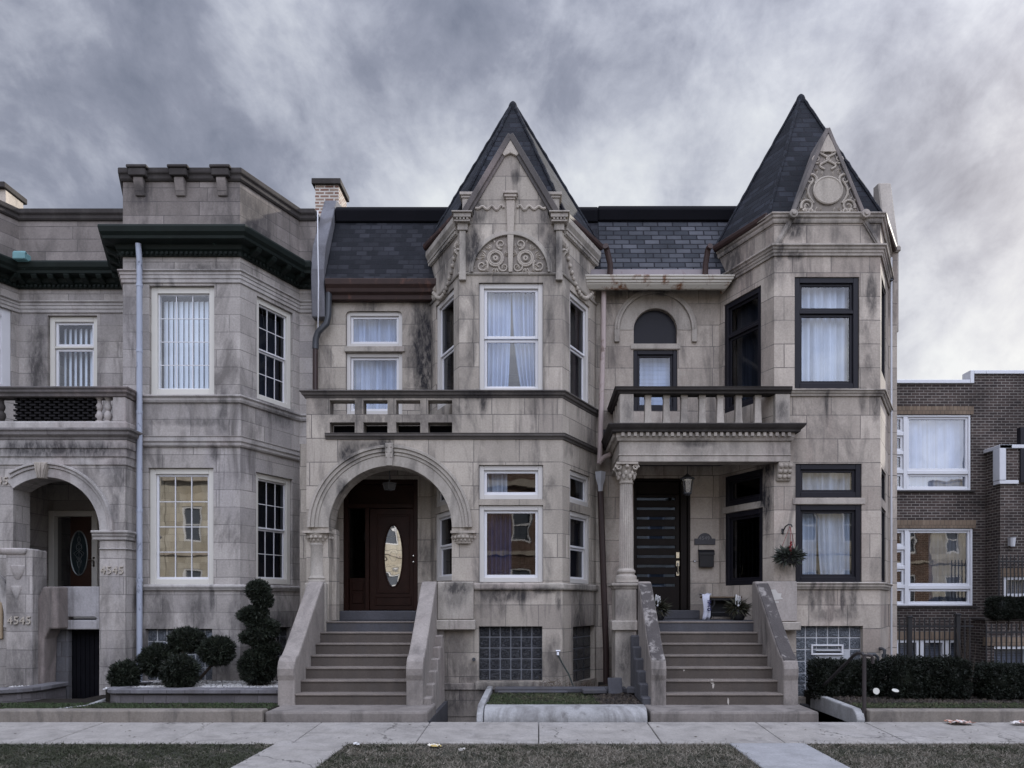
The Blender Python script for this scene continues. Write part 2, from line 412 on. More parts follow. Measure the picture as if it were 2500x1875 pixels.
C_ST = [sp_(1868,1225,13.35,22,95,1.,.35), sp_(1872,1150,13.3,30,40,1.,.4), sp_(1935,552,13.05,45,40,.85,.25), sp_(1885,640,13.05,20,90,.6,.3), sp_(2135,560,13.05,40,50,.8,.3), sp_(2128,720,13.05,18,80,.75,.25),
        sp_(2120,890,13.05,14,30,.5,.25), sp_(1940,625,13.05,30,16,.8,.25), sp_(1790,640,14.1,40,90,.75), sp_(1560,700,14.4,90,22,.8,.3), sp_(1510,712,14.4,30,30,.7,.3),
        sp_(1615,715,14.4,26,12,.8,.3), sp_(1770,900,14.2,30,120,.4), sp_(2020,950,13.05,110,10,.6,.25), sp_(1700,1082,12.9,60,12,.6,.25), sp_(1910,1000,12.9,22,36,.7,.2), sp_(2035,1500,13.05,80,22,.55,.25),
        sp_(1985,1450,13.05,40,20,.5,.25), sp_(1525,1600,13.,40,90,.75,.4), sp_(1520,1480,12.95,40,60,.5,.3), sp_(1905,1430,12.9,40,20,.5,.2), sp_(1880,1100,13.2,40,60,.8,.4), sp_(2160,700,13.8,30,160,.6),
        sp_(1870,1600,13.,50,80,.8,.4), sp_(1900,620,13.1,20,40,.8,.3), sp_(1535,1000,12.9,20,50,.5,.3), sp_(1910,655,13.05,20,60,.5,.3)]
_r = random.Random(4)
for L_, Y_, us, vs_ in ((A_ST, 13.05, (310,570), (985,1092,1445,695)), (B_ST, 13.0, (760,1365), (978,1087,1445,690)), (C_ST, 13.05, (1900,2140), (970,1442,628,548))):
    for i in range(11):
        v_ = _r.choice(vs_); L_.append(sp_(_r.uniform(*us), v_+_r.uniform(8,26), Y_, _r.uniform(5,16), _r.uniform(30,75), _r.uniform(.45,.8), .2))
B_ST += [sp_(940,1020,13.05,230,62,.55,.3), sp_(1085,1020,13.05,40,60,.5,.3), sp_(800,1000,13.,40,40,.5,.3)]
A_ST += [sp_(470,1600,13.05,200,70,.8,.3), sp_(690,1560,13.9,70,110,.7,.5), sp_(285,1640,12.67,60,90,.5,.4), sp_(60,1620,12.3,80,80,.5,.5)]
B_ST += [sp_(1240,1690,13.,150,40,.8,.3), sp_(1350,1620,13.,30,80,.6,.4), sp_(1430,1560,13.6,60,160,.85,.5), sp_(1110,1600,13.,50,80,.5,.3)]
S_A = stone('limestone_grey', (.37,.342,.318), row=.31, bw=.95, joint=.65, stains=A_ST, dirt=.68, tint=(.35,.33,.335))
S_AP = stone('limestone_brown', (.225,.20,.185), row=.245, bw=1.5, stains=A_ST, dirt=.6, tint=(.17,.145,.13))
S_B = stone('limestone_buff', (.385,.345,.295), row=.42, bw=.8, stains=B_ST, dirt=.75, tint=(.33,.285,.255))
S_C = stone('limestone_rosy', (.40,.352,.303), row=.42, bw=.95, stains=C_ST, dirt=.62, tint=(.30,.225,.195))
S_BT = stone('trim_buff', (.35,.32,.28), joints=False, stains=B_ST, dirt=.55)
S_CT = stone('trim_rosy', (.37,.335,.295), joints=False, stains=C_ST, dirt=.5)
S_AT = stone('trim_grey', (.38,.358,.34), joints=False, stains=A_ST, dirt=.5)
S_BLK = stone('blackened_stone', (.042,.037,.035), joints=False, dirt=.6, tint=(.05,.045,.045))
S_PANEL = stone('carved_ground', (.22,.195,.17), joints=False, dirt=.7)  # depth shading put into the colour so the carving reads deeper
S_CARVE = stone('carved_stone', (.39,.35,.30), joints=False, dirt=.5)
STEP = stone('painted_steps', (.088,.074,.064), joints=False, dirt=.5, tint=(.08,.068,.06), bump=.2)
CHEEK = stone('cheek_stone', (.27,.243,.222), joints=False, dirt=.5, tint=(.25,.205,.185), bump=.5)
CHEEK2 = stone('cheek_stone_lichen', (.24,.215,.197), joints=False, dirt=1., tint=(.28,.235,.21), bump=.6)
CURB = stone('curb_stone', (.20,.178,.155), joints=False, dirt=.8, tint=(.13,.11,.09), bump=.5)
CURBW = stone('whitewashed_curb', (.31,.31,.31), joints=False, dirt=.65, tint=(.2,.195,.19), bump=.8)
CONC = stone('concrete', (.285,.268,.248), joints=False, cracks=True, dirt=.4, tint=(.36,.345,.335), bump=.15)
CONC2 = stone('concrete_new', (.28,.28,.285), joints=False, dirt=.25, tint=(.35,.35,.36), bump=.15)
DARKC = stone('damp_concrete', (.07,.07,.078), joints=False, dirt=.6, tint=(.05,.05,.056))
ROOFB = shingles('asphalt_shingles', (.008,.009,.012), (.032,.033,.040), .21, .13, .010)
ROOFC = shingles('slate_tiles', (.030,.033,.040), (.085,.088,.10), .30, .132, .014, var=.3)
ROOFS = shingles('spire_slates', (.009,.0105,.014), (.027,.030,.039), .28, .132, .015, var=.35)
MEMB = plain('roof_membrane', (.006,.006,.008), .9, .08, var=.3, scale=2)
WHITE = plain('white_paint', (.60,.60,.62), .45, .4, var=.06, scale=3, bump=.05)
CREAM = plain('cream_paint', (.55,.53,.48), .5, .4, var=.08, scale=3)
TAUPE = plain('casing_paint', (.50,.48,.455), .5, .4, var=.08, scale=3)
BLACKF = plain('black_frame', (.008,.0075,.012), .5, .25, var=.2)
COPPER = plain('green_black_copper', (.008,.013,.011), .6, .2, var=.5, scale=5, wear=(.10,.16,.16), wear_lo=.70)
RUST = plain('rusted_gutter', (.035,.018,.015), .6, .4, var=.4, scale=5, wear=(.09,.04,.028), wear_lo=.62)
RUSTY_CREAM = plain('rusty_cream_paint', (.5,.47,.41), .6, .3, var=.1, scale=3, wear=(.17,.075,.035), wear_lo=.56)
FLASH = plain('rusty_flashing', (.17,.145,.15), .55, .4, var=.25, scale=4, wear=(.07,.02,.015), wear_lo=.66)
PIPE_BLUE = plain('flaking_blue_paint', (.34,.37,.44), .6, .3, var=.12, scale=5, wear=(.06,.065,.08), wear_lo=.62)
PIPE_PINK = plain('faded_pink_paint', (.40,.33,.31), .6, .3, var=.15, scale=5, wear=(.2,.15,.13), wear_lo=.6)
PIPE_BROWN = plain('brown_pipe_paint', (.035,.02,.018), .5, .4, var=.3)
ZINC = plain('dull_zinc', (.06,.064,.072), .5, .5, .4, var=.2)
IRON = plain('black_iron', (.012,.012,.014), .5, .4, var=.2)
WOOD = plain('dark_mahogany', (.023,.0095,.0062), .5, .15, var=.5, scale=4, bump=.1)
WOODC = plain('espresso_wood', (.009,.006,.005), .55, .15, var=.5, scale=6, bump=.1)
WOODB = plain('warm_brown_door', (.04,.018,.011), .4, .45, var=.4, scale=5, bump=.1)
BRASS = plain('polished_steel', (.75,.72,.66), .18, .5, 1., var=.05)
GL = glass('window_glass')
GL_SKY = glass('window_glass_bright', .03, 1.3)
GL_MIR = glass('coated_glass', .24, 2.4, (.5,.52,.56), .005)
GL_DRK = glass('dark_glass', .0, .7, (.3,.32,.36))
GL_TINT = glass('door_slot_glass', .06, 1.2, (.25,.27,.32), .008, (.42,.55,.85))
def cloth(name, col, k=.35):
    m, t, b = new_mat(name); pos = t.n('ShaderNodeNewGeometry').outputs['Position']
    st = t.noise(t.vm('MULTIPLY', pos, (1., 1., .03)), 7.5, 3, .5, .3)  # vertical tone stripes put the shading of the folds into the colour
    t.set(b, 'Base Color', t.mix(t.mrange(st, .35, .68), tuple(c*(1-k) for c in col), tuple(min(.8, c*1.12) for c in col)))
    t.set(b, 'Roughness', .9); t.set(b, 'Specular IOR Level', .1); return m
SHEER = cloth('sheer_curtain', (.29,.36,.50)); SHEERW = cloth('white_curtain', (.42,.475,.555)); DRAPE = cloth('grey_drape', (.13,.14,.165))
DBLIND = plain('dark_blind', (.06,.062,.072), .8, .2, var=.15, scale=2)
BLIND = plain('white_blind', (.70,.75,.79), .7, .2, var=.04, scale=2)
GBLOCK = None
def mk_block(name, c, c2):
    m, t, b = new_mat(name)
    pos = t.n('ShaderNodeNewGeometry').outputs['Position']
    nz = t.noise(pos, 16, 4, .6, 2.)
    t.set(b, 'Base Color', t.mix(t.mrange(nz, .45, .7), c, c2)); t.set(b, 'Roughness', .12); t.set(b, 'Specular IOR Level', .7)
    bp = t.n('ShaderNodeBump', {'Height': nz, 'Strength': 1., 'Distance': .05}); t.L.new(bp.outputs[0], b.inputs['Normal'])
    return m
GB_DARK = mk_block('glass_block_dark', (.006,.007,.011), (.03,.034,.044))
GB_PALE = mk_block('glass_block_ribbed', (.07,.08,.095), (.19,.21,.235))
MORT_D = plain('dark_grout', (.14,.145,.16), .8)
MORT_W = plain('pale_grout', (.45,.46,.48), .8)
NUM = plain('aged_brass_numerals', (.42,.38,.33), .45, .5, .3)
SOIL = plain('soil', (.022,.019,.016), .95, .1, var=.4, scale=6, bump=.6)
BRICK_D = bricks('dark_brown_brick', (.028,.021,.020), (.060,.044,.039), (.19,.175,.16), ms=.007, var=.45)
BRICK_S = bricks('soldier_brick', (.15,.11,.08), (.19,.145,.105), (.11,.085,.065), bw=.09, row=.4, ms=.007)
BRICK_CH = bricks('chimney_brick', (.16,.085,.065), (.24,.18,.14), (.45,.42,.38), ms=.014, var=.35)
BRICK_BLK = plain('black_brick', (.012,.011,.012), .9, .2, var=.4)
ALU = plain('pale_aluminium', (.52,.53,.56), .45, .5, .2, var=.05)
LGREY = plain('white_vinyl', (.62,.63,.66), .5, .4, var=.04, scale=3)

# ------------------------------------------------------------------ windows
def curtain(parent, fr, panels, z0, z1, n, mat, amp=.028, freq=9., name='curtain'):
    m = M()
    for (a0, a1, b0, b1) in panels:
        NS, NZ = 44, 10; ph = R.random()*6; vs = []
        for j in range(NZ+1):
            k = j/NZ
            for i in range(NS+1):
                q = i/NS
                e = k*k
                s_ = (a0+(a1-a0)*q)*(1-e) + (b0+(b1-b0)*q)*e
                w_ = math.sin(q*freq*(abs(a1-a0)*3+.5)*2+ph) + .55*math.sin(q*freq*3.7+ph*2+k) + .3*math.sin(q*freq*9+ph)
                vs.append(fr.P(s_, n + amp*w_, z1+(z0-z1)*k))
        W = NS+1
        fs = [(j*W+i, j*W+i+1, (j+1)*W+i+1, (j+1)*W+i) for j in range(NZ) for i in range(NS)]
        m.add(vs, fs)
    return m.build(name, mat, parent, smooth=True, angle=180)

def slats(parent, fr, s0, s1, z0, z1, n, mat, w=.088, ang=18, skip=None, name='blind'):
    m = M(); c = int((s1-s0)/(w*.96)); st = (s1-s0)/c
    for i in range(c):
        x = s0+st*(i+.5)
        if skip and skip(i/c): continue
        a = math.radians(ang+R.uniform(-3, 3)); dx, dn = math.cos(a)*w/2, math.sin(a)*w/2
        p = [fr.P(x-dx, n-dn, 0), fr.P(x, n+.006, 0), fr.P(x+dx, n+dn, 0), fr.P(x, n-.004, 0)]
        m.hexa([(q[0], q[1]) for q in p], z0+R.uniform(0,.01), z1)
    return m.build(name, mat, parent)

def window(parent, fr, rect, casing=TAUPE, cw=.07, sash=WHITE, sw=.045, rev=.05, rows=((0,1,0),), grid=None, pane=GL, cur=None, gap=.0, wt=None, wb=None, label=None, name='window', sill=None):
    s0, s1, z0, z1 = rect
    m = M(); m.ring(fr, s0+.004, s1-.004, z0+.004, z1-.004, cw, -rev-.16, -rev, wt=wt, wb=wb)
    a0, a1, b0, b1 = s0+cw, s1-cw, z0+(wb or cw), z1-(wt or cw)
    H = b1-b0
    for i in range(len(rows)-1):
        if gap:
            zc = b1-H*rows[i][1]; m.obox(fr, a0, a1, -rev-.158, -rev-.004, zc-gap/2, zc+gap/2)
    wo = m.build(name, casing, parent, bevel=.006, label=label)
    ms, mp_, mm = M(), M(), M()
    for i, (f0, f1, off) in enumerate(rows):
        c1 = b1-H*f0-(gap/2 if i else 0); c0 = b1-H*f1+(gap/2 if i < len(rows)-1 else 0)
        n0 = -rev-.04-off
        ms.ring(fr, a0+.002, a1-.002, c0+.002, c1-.002, sw, n0-.035, n0)
        mp_.add([fr.P(a, n0-.02, b) for a, b in ((a0+sw-.01,c0+sw-.01),(a1-sw+.01,c0+sw-.01),(a1-sw+.01,c1-sw+.01),(a0+sw-.01,c1-sw+.01))], [(0,1,2,3)])
        g = grid[i] if grid else None
        if g:
            nx, ny = g; mw = .014
            for k in range(1, nx): x = a0+sw+(a1-a0-2*sw)*k/nx; mm.obox(fr, x-mw/2, x+mw/2, n0-.018, n0-.006, c0+sw, c1-sw)
            for k in range(1, ny): z = c0+sw+(c1-c0-2*sw)*k/ny; mm.obox(fr, a0+sw, a1-sw, n0-.017, n0-.007, z-mw/2, z+mw/2)
    ms.build('sash', sash, wo, bevel=.004)
    mp_.build('pane', pane, wo)
    if mm.v: mm.build('glazing_bars', sash, wo)
    if sill:
        q = M(); q.obox(fr, s0-.06, s1+.06, -.05, .06, z0-sill, z0); q.build('sill', S_BT, wo, bevel=.008)
    if cur: cur(wo, fr, a0+sw*.4, a1-sw*.4, b0, b1, -rev-.21)
    return wo
def hole(r): s0, s1, z0, z1 = r; return [(s0,z0),(s1,z0),(s1,z1),(s0,z1)]

def c_full(mat, freq=9., amp=.028): return lambda p, fr, a, b, z0, z1, n: curtain(p, fr, [(a, b, a, b)], z0, z1, n, mat, amp, freq)
def c_pair(mat, t=.02, bt=.12, mid=.5, skew=.04): return lambda p, fr, a, b, z0, z1, n: curtain(p, fr, [(a, a+(b-a)*(mid-t), a, a+(b-a)*(mid-bt*.35+skew*0)), (a+(b-a)*(mid+t), b, a+(b-a)*(mid+bt*.65+skew), b)], z0, z1, n, mat)
def c_slats(mat, ang=16, w=.088): return lambda p, fr, a, b, z0, z1, n: slats(p, fr, a, b, z0, z1-.07, n, mat, w, ang)
def c_half(mat, f0, f1): return lambda p, fr, a, b, z0, z1, n: curtain(p, fr, [(a+(b-a)*f0, a+(b-a)*f1)*2], z0, z1, n, mat)

def glass_block(parent, fr, rect, nx, ny, bmat, gmat, label=None, vent=None, name='glass_block_window'):
    s0, s1, z0, z1 = rect; g = .022
    m = M(); m.obox(fr, s0+.002, s1-.002, -.2, -.10, z0+.002, z1-.002)
    w = m.build(name, gmat, parent, label=label)
    b = M(); dx, dz = (s1-s0)/nx, (z1-z0)/ny
    for i in range(nx):
        for j in range(ny):
            if vent and vent[0] <= i < vent[2] and vent[1] <= j < vent[3]: continue
            b.obox(fr, s0+dx*i+g/2, s0+dx*(i+1)-g/2, -.12, -.085, z0+dz*j+g/2, z0+dz*(j+1)-g/2)
    b.build('glass_block', bmat, w, bevel=.008)
    return w

def spiral(c, r0, r1, a0, turns, n=26):
    return [(c[0]+(r0+(r1-r0)*k/n)*math.cos(a0+turns*2*math.pi*k/n), c[1]+(r0+(r1-r0)*k/n)*math.sin(a0+turns*2*math.pi*k/n)) for k in range(n+1)]
def relief(m, fr, path, r, n=.0, taper=False):
    N = len(path); rr = [r*(1-.65*k/N) for k in range(N)] if taper else r
    m.tube([fr.P(a, n, b) for a, b in path], rr, 6)
def leaf2(m, fr, c, ang, L, n=.01):
    ca, sa = math.cos(ang), math.sin(ang)
    pts = [(0,0),(.35,.2),(.7,.17),(1,0),(.7,-.17),(.35,-.2)]
    q = [(c[0]+L*(x*ca-y*sa), c[1]+L*(x*sa+y*ca)) for x, y in pts]
    ctr = fr.P(c[0]+L*.5*ca, n+.03, c[1]+L*.5*sa)
    vs = [fr.P(a, n-.012, b) for a, b in q]+[ctr]
    m.add(vs, [(i, (i+1)%6, 6) for i in range(6)]+[(5,4,3,2,1,0)])

def text_obj(txt, size, depth, fr, s0, zb, n, mat, parent, name='house_number', sx=1.):
    cu = bpy.data.curves.new('txt', 'FONT'); cu.body = txt; cu.size = size; cu.extrude = depth; cu.space_character = 1.08
    o = bpy.data.objects.new('txt', cu); COL.objects.link(o)
    me = bpy.data.meshes.new_from_object(o.evaluated_get(bpy.context.evaluated_depsgraph_get()))
    bpy.data.objects.remove(o)
    off = OFF.get(parent.name, Vector((0,0,0)))
    for v in me.vertices:
        x, y, z = v.co; v.co = Vector(fr.P(s0+x*sx, n+z, zb+y)) - off
    me.materials.clear(); me.materials.append(mat); me.name = name
    ob = bpy.data.objects.new(name, me); COL.objects.link(ob); ob.parent = parent; OFF[ob.name] = off
    return ob
def shell(name, mat, x0, x1, y0, y1, ztop, parent, zb=-.3):
    """side walls, back wall and flat roof so the rooms behind the panes are closed"""
    m = M()
    m.box(x0, x0+.2, y0, y1, zb, ztop); m.box(x1-.2, x1, y0, y1, zb, ztop); m.box(x0+.2, x1-.2, y1-.25, y1, zb, ztop)
    m.build(name, mat, parent)
    m = M(); m.box(x0+.2, x1-.2, y0, y1-.25, ztop-.3, ztop-.05); m.build('flat_roof', MEMB, parent)
    m = M(); m.box(x0+.2, x1-.2, y0+.05, y1-.25, 4.3, 4.5); m.box(x0+.2, x1-.2, y0+.05, y1-.25, 1.2, 1.4); m.build('inner_floor', WOOD, parent)

# ================================================================== HOUSE A : grey limestone, left
HA = thing('row_house', 'grey limestone row house at the left with dark green copper cornice and angled bay', 'house', (-7, 13, 0))
XA0, XA1, XA2, XA3 = -7.359, -5.285, -4.67, -4.35
aF = Fr((XA0, YB), (XA1, YB)); aR = Fr((XA1, YB), (XA2, YW)); aS = Fr((XA2, YW), (XA3, YW))
aC = Fr((-10.15, YW), (-7.97, YW)); aL = Fr((-7.97, YW), (XA0, YB)); aNR = Fr((-10.76, YB), (-10.15, YW)); aNF = Fr((-13., YB), (-10.76, YB))
apath = [(-13., YB), (-10.76, YB), (-10.15, YW), (-7.97, YW), (XA0, YB), (XA1, YB), (XA2, YW), (XA3, YW)]
bpath_a = [(-7.6, 13.58), (XA0, YB), (XA1, YB), (XA2, YW), (XA3, YW)]
ZC = 7.95                                       # cornice foot
w2 = aF.rect(364, 523, 697, 963); w1 = aF.rect(362, 521, 1142, 1428); wb_ = aF.rect(354, 518, 1535, 1662)
def rrect(fr, u0, u1, v_t, u_t, v_b, u_b): return (fr.s(u0), fr.s(u1), fr.z(v_b, u_b), fr.z(v_t, u_t))
r2 = rrect(aR, 627, 715, 721, 627, 972, 627); r1 = rrect(aR, 625, 714, 1152, 627, 1425, 627); rb = (aR.s(676), aR.s(709), .35, 1.25)
rc = aC.rect(116, 237, 770, 985); rn = (aNR.s(-70), aNR.s(29), aNR.z(962, 28), aNR.z(757, 28))
m = M()
m.panel(aF, [(0,-.3),(aF.L,-.3),(aF.L,ZC),(0,ZC)], [hole(w2), hole(w1), hole(wb_)])
m.panel(aR, [(0,-.3),(aR.L,-.3),(aR.L,ZC),(0,ZC)], [hole(r2), hole(r1), hole(rb)])
m.panel(aS, [(0,-.3),(aS.L,-.3),(aS.L,ZC),(0,ZC)], [])
YDA = YW; aD = aC; dA = aD.rect(121, 241, 1247, 1500); dA = (dA[0], dA[1], 1.4, dA[3])
m.panel(aC, [(0,-.3),(aC.L,-.3),(aC.L,ZC),(0,ZC)], [hole(rc), hole(dA)])
m.panel(aL, [(0,-.3),(aL.L,-.3),(aL.L,ZC),(0,ZC)], [])
m.panel(aNR, [(0,-.3),(aNR.L,-.3),(aNR.L,ZC),(0,ZC)], [hole(rn)])
m.panel(aNF, [(0,-.3),(aNF.L,-.3),(aNF.L,ZC),(0,ZC)], [])
m.build('wall', S_A, HA)
# parapet in browner stone with coping and brackets
ZP = 9.26
m = M()
for f in (aNF, aNR, aC, aL, aF, aR, aS): m.panel(f, [(0,ZC),(f.L,ZC),(f.L,ZP),(0,ZP)], [], t=.3)
m.build('parapet', S_AP, HA)
m = M(); m.sweep(apath, [(-.32,ZP),(.02,ZP-.1),(.045,ZP-.06),(.045,ZP+.0),(.075,ZP+.03),(.075,ZP+.12),(-.32,ZP+.14)]); m.build('coping', S_BLK, HA, bevel=.01)
for u in (344, 443, 545):
    c = aF.s(u); m = M()
    pr = [(.0, 8.90), (.03, 8.90), (.07, 9.02), (.11, 9.14), (.11, 9.20), (0, 9.20)]
    a = [aF.P(c-.085, n, z) for n, z in pr]; m.prism(a, Vector(aF.P(c+.085, 0, 0))-Vector(aF.P(c-.085, 0, 0)))
    m.build('parapet_bracket', S_AP, HA, bevel=.012)
    m = M(); m.obox(aF, c-.15, c+.15, -.2, .15, 9.201, 9.33); m.obox(aF, c-.18, c+.18, -.22, .17, 9.331, 9.385); m.build('parapet_bracket', S_BLK, HA, bevel=.012)
# copper cornice
m = M(); m.sweep(apath, [(.0,7.83),(.05,7.83),(.06,7.90),(.10,7.93),(.12,8.0),(.29,8.02),(.30,8.07),(.345,8.12),(.365,8.2),(.36,8.235),(.30,8.25),(0,8.27)])
m.dentils(apath, .055, .095, 7.845, 7.895, .05, .035)
m.build('cornice', COPPER, HA, bevel=.006)
for i in range(len(apath)-1):
    f = Fr(apath[i], apath[i+1]); c = max(1, round(f.L/.33))
    if i == 6 or i == 4: continue
    for k in range(c):
        s_ = f.L*(k+.5)/c; b = M()
        pr = [(.1,7.88),(.17,7.92),(.25,7.95),(.28,8.0),(.28,8.022),(.1,8.022)]
        b.prism([f.P(s_-.055, n, z) for n, z in pr], Vector(f.P(s_+.055,0,0))-Vector(f.P(s_-.055,0,0)))
        b.build('cornice_bracket', COPPER, HA, bevel=.008)
m = M(); m.box(X(38,14), X(68,14), 13.9, 14.1, 8.2, 8.34); m.tube([(X(38,14),13.95,8.33),(X(68,14),13.95,8.33)], .04); m.build('copper_gutter_head', plain('verdigris', (.13,.26,.27), .6, .4, var=.3, scale=9), HA, bevel=.02)
# string courses
m = M()
for z0, z1, pr in ((7.37, 7.585, [(0,0),(.025,0),(.025,.3),(.04,.32),(.04,.6),(.055,.62),(.055,.84),(.085,.9),(.085,1),(0,1)]),):
    m.sweep(apath, [(o, z0+(z1-z0)*q) for o, q in pr])
m.sweep(bpath_a, [(0,5.25),(.03,5.25),(.05,5.29),(.05,5.33),(.08,5.35),(.08,5.375),(0,5.40)])
m.sweep(bpath_a, [(0,4.47),(.03,4.47),(.05,4.5),(.05,4.54),(.075,4.56),(.075,4.63),(.095,4.65),(.0,4.67)])
m.sweep(bpath_a, [(0,1.93),(.03,1.93),(.045,1.97),(.06,1.985),(.06,2.02),(0,2.04)])
m.islands('string_course', S_AT, HA, bevel=.005)
# windows
window(HA, aF, w2, CREAM, .11, WHITE, .025, .06, pane=GL_SKY, grid=[(3,4)], cur=c_slats(BLIND), label='tall upper bay window with white vertical blinds')
window(HA, aF, w1, CREAM, .10, WHITE, .04, .05, pane=GL_MIR, grid=[(3,4)], cur=c_half(DRAPE, .9, 1.), label='tall lower bay window mirroring the houses opposite')
dbl = ((0,.5,0),(.5,1,.03))
window(HA, aR, r2, CREAM, .10, WHITE, .03, .05, dbl, [(3,2),(3,2)], pane=GL_DRK, cur=c_slats(DRAPE, 25), name='sash_window')
window(HA, aR, r1, CREAM, .10, WHITE, .03, .05, dbl, [(3,2),(3,2)], pane=GL_DRK, cur=c_slats(DBLIND, 30), name='sash_window')
window(HA, aC, rc, CREAM, .10, WHITE, .05, .06, ((0,.33,0),(.33,1,0)), gap=.04, pane=GL_SKY, cur=c_slats(BLIND, 34, .1))
window(HA, aNR, rn, WHITE, .16, WHITE, .05, .03, dbl, pane=GL, cur=c_slats(BLIND, 30))
glass_block(HA, aF, wb_, 7, 4, GB_PALE, MORT_W); glass_block(HA, aR, rb, 2, 5, GB_DARK, MORT_D)
# ---- porch block
YP = 12.67; XP = -7.102
pF = Fr((-11.2, YP), (XP, YP)); pS = Fr((XP, YP+.421), (XP, 13.3)); ppath = [(-11.2, YP), (XP, YP), (XP, 13.2)]
cz, cx_ = Z(1296, YP), pF.s(115); rI = 130*YP/F
arch = [(pF.s(242), 0.0)] + [(cx_+rI*math.cos(math.radians(a)), cz+rI*math.sin(math.radians(a))) for a in range(0, 129, 4)]
arch[1] = (pF.s(242)+.012, cz)
xl = pF.s(32); arch = [p for p in arch if p[0] > xl] + [(xl, Z(1192, YP)), (xl, 0.0)]
m = M(); ZE = 4.08
arch = [(p[0], -.3) if p[1] == 0.0 else p for p in arch]
m.panel(pF, [(0,-.3)]+arch[::-1]+[(pF.L,-.3),(pF.L,ZE+.2),(0,ZE+.2)], [], t=.42)
m.panel(pS, [(0,-.3),(pS.L,-.3),(pS.L,ZE+.2),(0,ZE+.2)], [], t=.42)
m.build('porch_wall', S_A, HA)
m = M(); m.arc(pF, cx_, cz, rI, rI+.16, 0, 128, 0, .035); m.arc(pF, cx_, cz, rI+.16, rI+.215, 0, 124, 0, .06); m.arc(pF, cx_, cz, rI+.215, rI+.255, 0, 122, 0, .09)
m.build('arch_moulding', S_AT, HA, bevel=.006)
m = M(); k = pF.s(109); m.prism([pF.P(a, .12, b) for a, b in ((k-.06, Z(1170,YP)),(k+.06,Z(1170,YP)),(k+.11,Z(1131,YP)),(k-.11,Z(1131,YP)))], Vector(pF.P(0,0,0))-Vector(pF.P(0,.12,0)))
for q in (-.05, 0, .05): m.tube([pF.P(k+q*.8, .125, Z(1168,YP)), pF.P(k+q*1.3, .135, Z(1150,YP)), pF.P(k+q*1.7, .125, Z(1134,YP))], .014, 6)
m.build('keystone', S_CARVE, HA, bevel=.01)
m = M()
ip = [(X(228,YP), YP), (XP, YP), (XP, 13.2)]
z0, z1 = Z(1318,YP), Z(1296,YP)
m.sweep(ip, [(0,z0),(.03,z0),(.03,z0+.05),(.055,z0+.07),(.055,z0+.1),(.085,z0+.12),(.085,z1),(0,z1+.01)])
z2 = Z(1339,YP); m.sweep([(X(243,YP), YP), (XP, YP), (XP, 13.2)], [(0,z2-.02),(.02,z2-.02),(.03,z2),(0,z2+.01)])
# entablature and cornice of the porch
m.sweep(ppath, [(-.3,ZE),(.02,ZE),(.02,ZE+.13),(.04,ZE+.14),(.04,ZE+.27),(.06,ZE+.28),(.06,ZE+.42),(-.3,ZE+.42)])
m.islands('porch_band', S_AT, HA, bevel=.006)
m = M(); zc0 = ZE+.42; m.sweep(ppath, [(-.3,zc0),(.07,zc0),(.08,zc0+.04),(.13,zc0+.08),(.135,zc0+.13),(.165,zc0+.15),(.165,zc0+.19),(-.3,zc0+.22)])
m.build('porch_cornice', stone('porch_cornice_stone', (.20,.185,.18), joints=False, dirt=.85, tint=(.12,.11,.105)), HA, bevel=.006)
zb0 = zc0+.2; zb1 = Z(966, YP)
m = M(); m.sweep(ppath, [(-.26,zb0),(.04,zb0),(.04,zb0+.11),(.02,zb0+.13),(-.24,zb0+.13)]); m.build('parapet_base', S_AT, HA, bevel=.008)
m = M(); m.sweep(ppath, [(-.24,zb1-.02),(.02,zb1-.02),(.03,zb1+.03),(.06,zb1+.05),(.06,zb1+.09),(.085,zb1+.11),(.085,zb1+.14),(-.26,zb1+.15)])
m.build('parapet_cap', stone('parapet_cap_stone', (.11,.10,.098), joints=False, dirt=.9), HA, bevel=.008)
m = M(); m.box(X(275,YP), XP, YP-.005, YP+.55, zb0+.13, zb1-.021); m.build('parapet_pedestal', S_AT, HA, bevel=.012)
hb = zb1-zb0-.15
bp = [(.062,0),(.062,.05),(.04,.06),(.05,.09),(.068,.17),(.058,.26),(.036,.3),(.036,.33),(.05,.36),(.06,.44),(.04,.53),(.034,.6),(.055,.66),(.062,.67)]
for u in (243, 264, 4):
    m = M(); m.lathe((X(u,YP+.1), YP+.1, zb0+.13), [(r, q/.67*hb) for r, q in [(a, b*.67/.67) for a, b in bp]], 14); m.build('baluster', S_AT if u > 9 else S_BLK, HA, smooth=True)
m = M(); rows = 9; rh = hb/rows; xa, xb = X(28,YP), X(232,YP)
for j in range(rows):
    st = .165; off = (j % 2)*st/2; x = xa - .05 + off
    while x < xb:
        a, b = max(x, xa), min(x+.105, xb)
        if b-a > .02: m.box(a, b, YP+.04+R.uniform(0,.01), YP+.14, zb0+.13+rh*j+.004, zb0+.13+rh*(j+1)-.012)
        x += st
m.box(xa, xb, YP+.15, YP+.2, zb0+.13, zb1-.03)
m.build('brick_screen', BRICK_BLK, HA)
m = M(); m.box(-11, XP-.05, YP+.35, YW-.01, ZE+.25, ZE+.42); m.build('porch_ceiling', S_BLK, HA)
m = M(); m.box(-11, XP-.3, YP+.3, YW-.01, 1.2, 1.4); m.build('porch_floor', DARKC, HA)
m = M(); m.box(-9.8, -9.57, YP+.43, YW-.01, -.2, ZE+.25); m.build('porch_side_wall', S_A, HA)
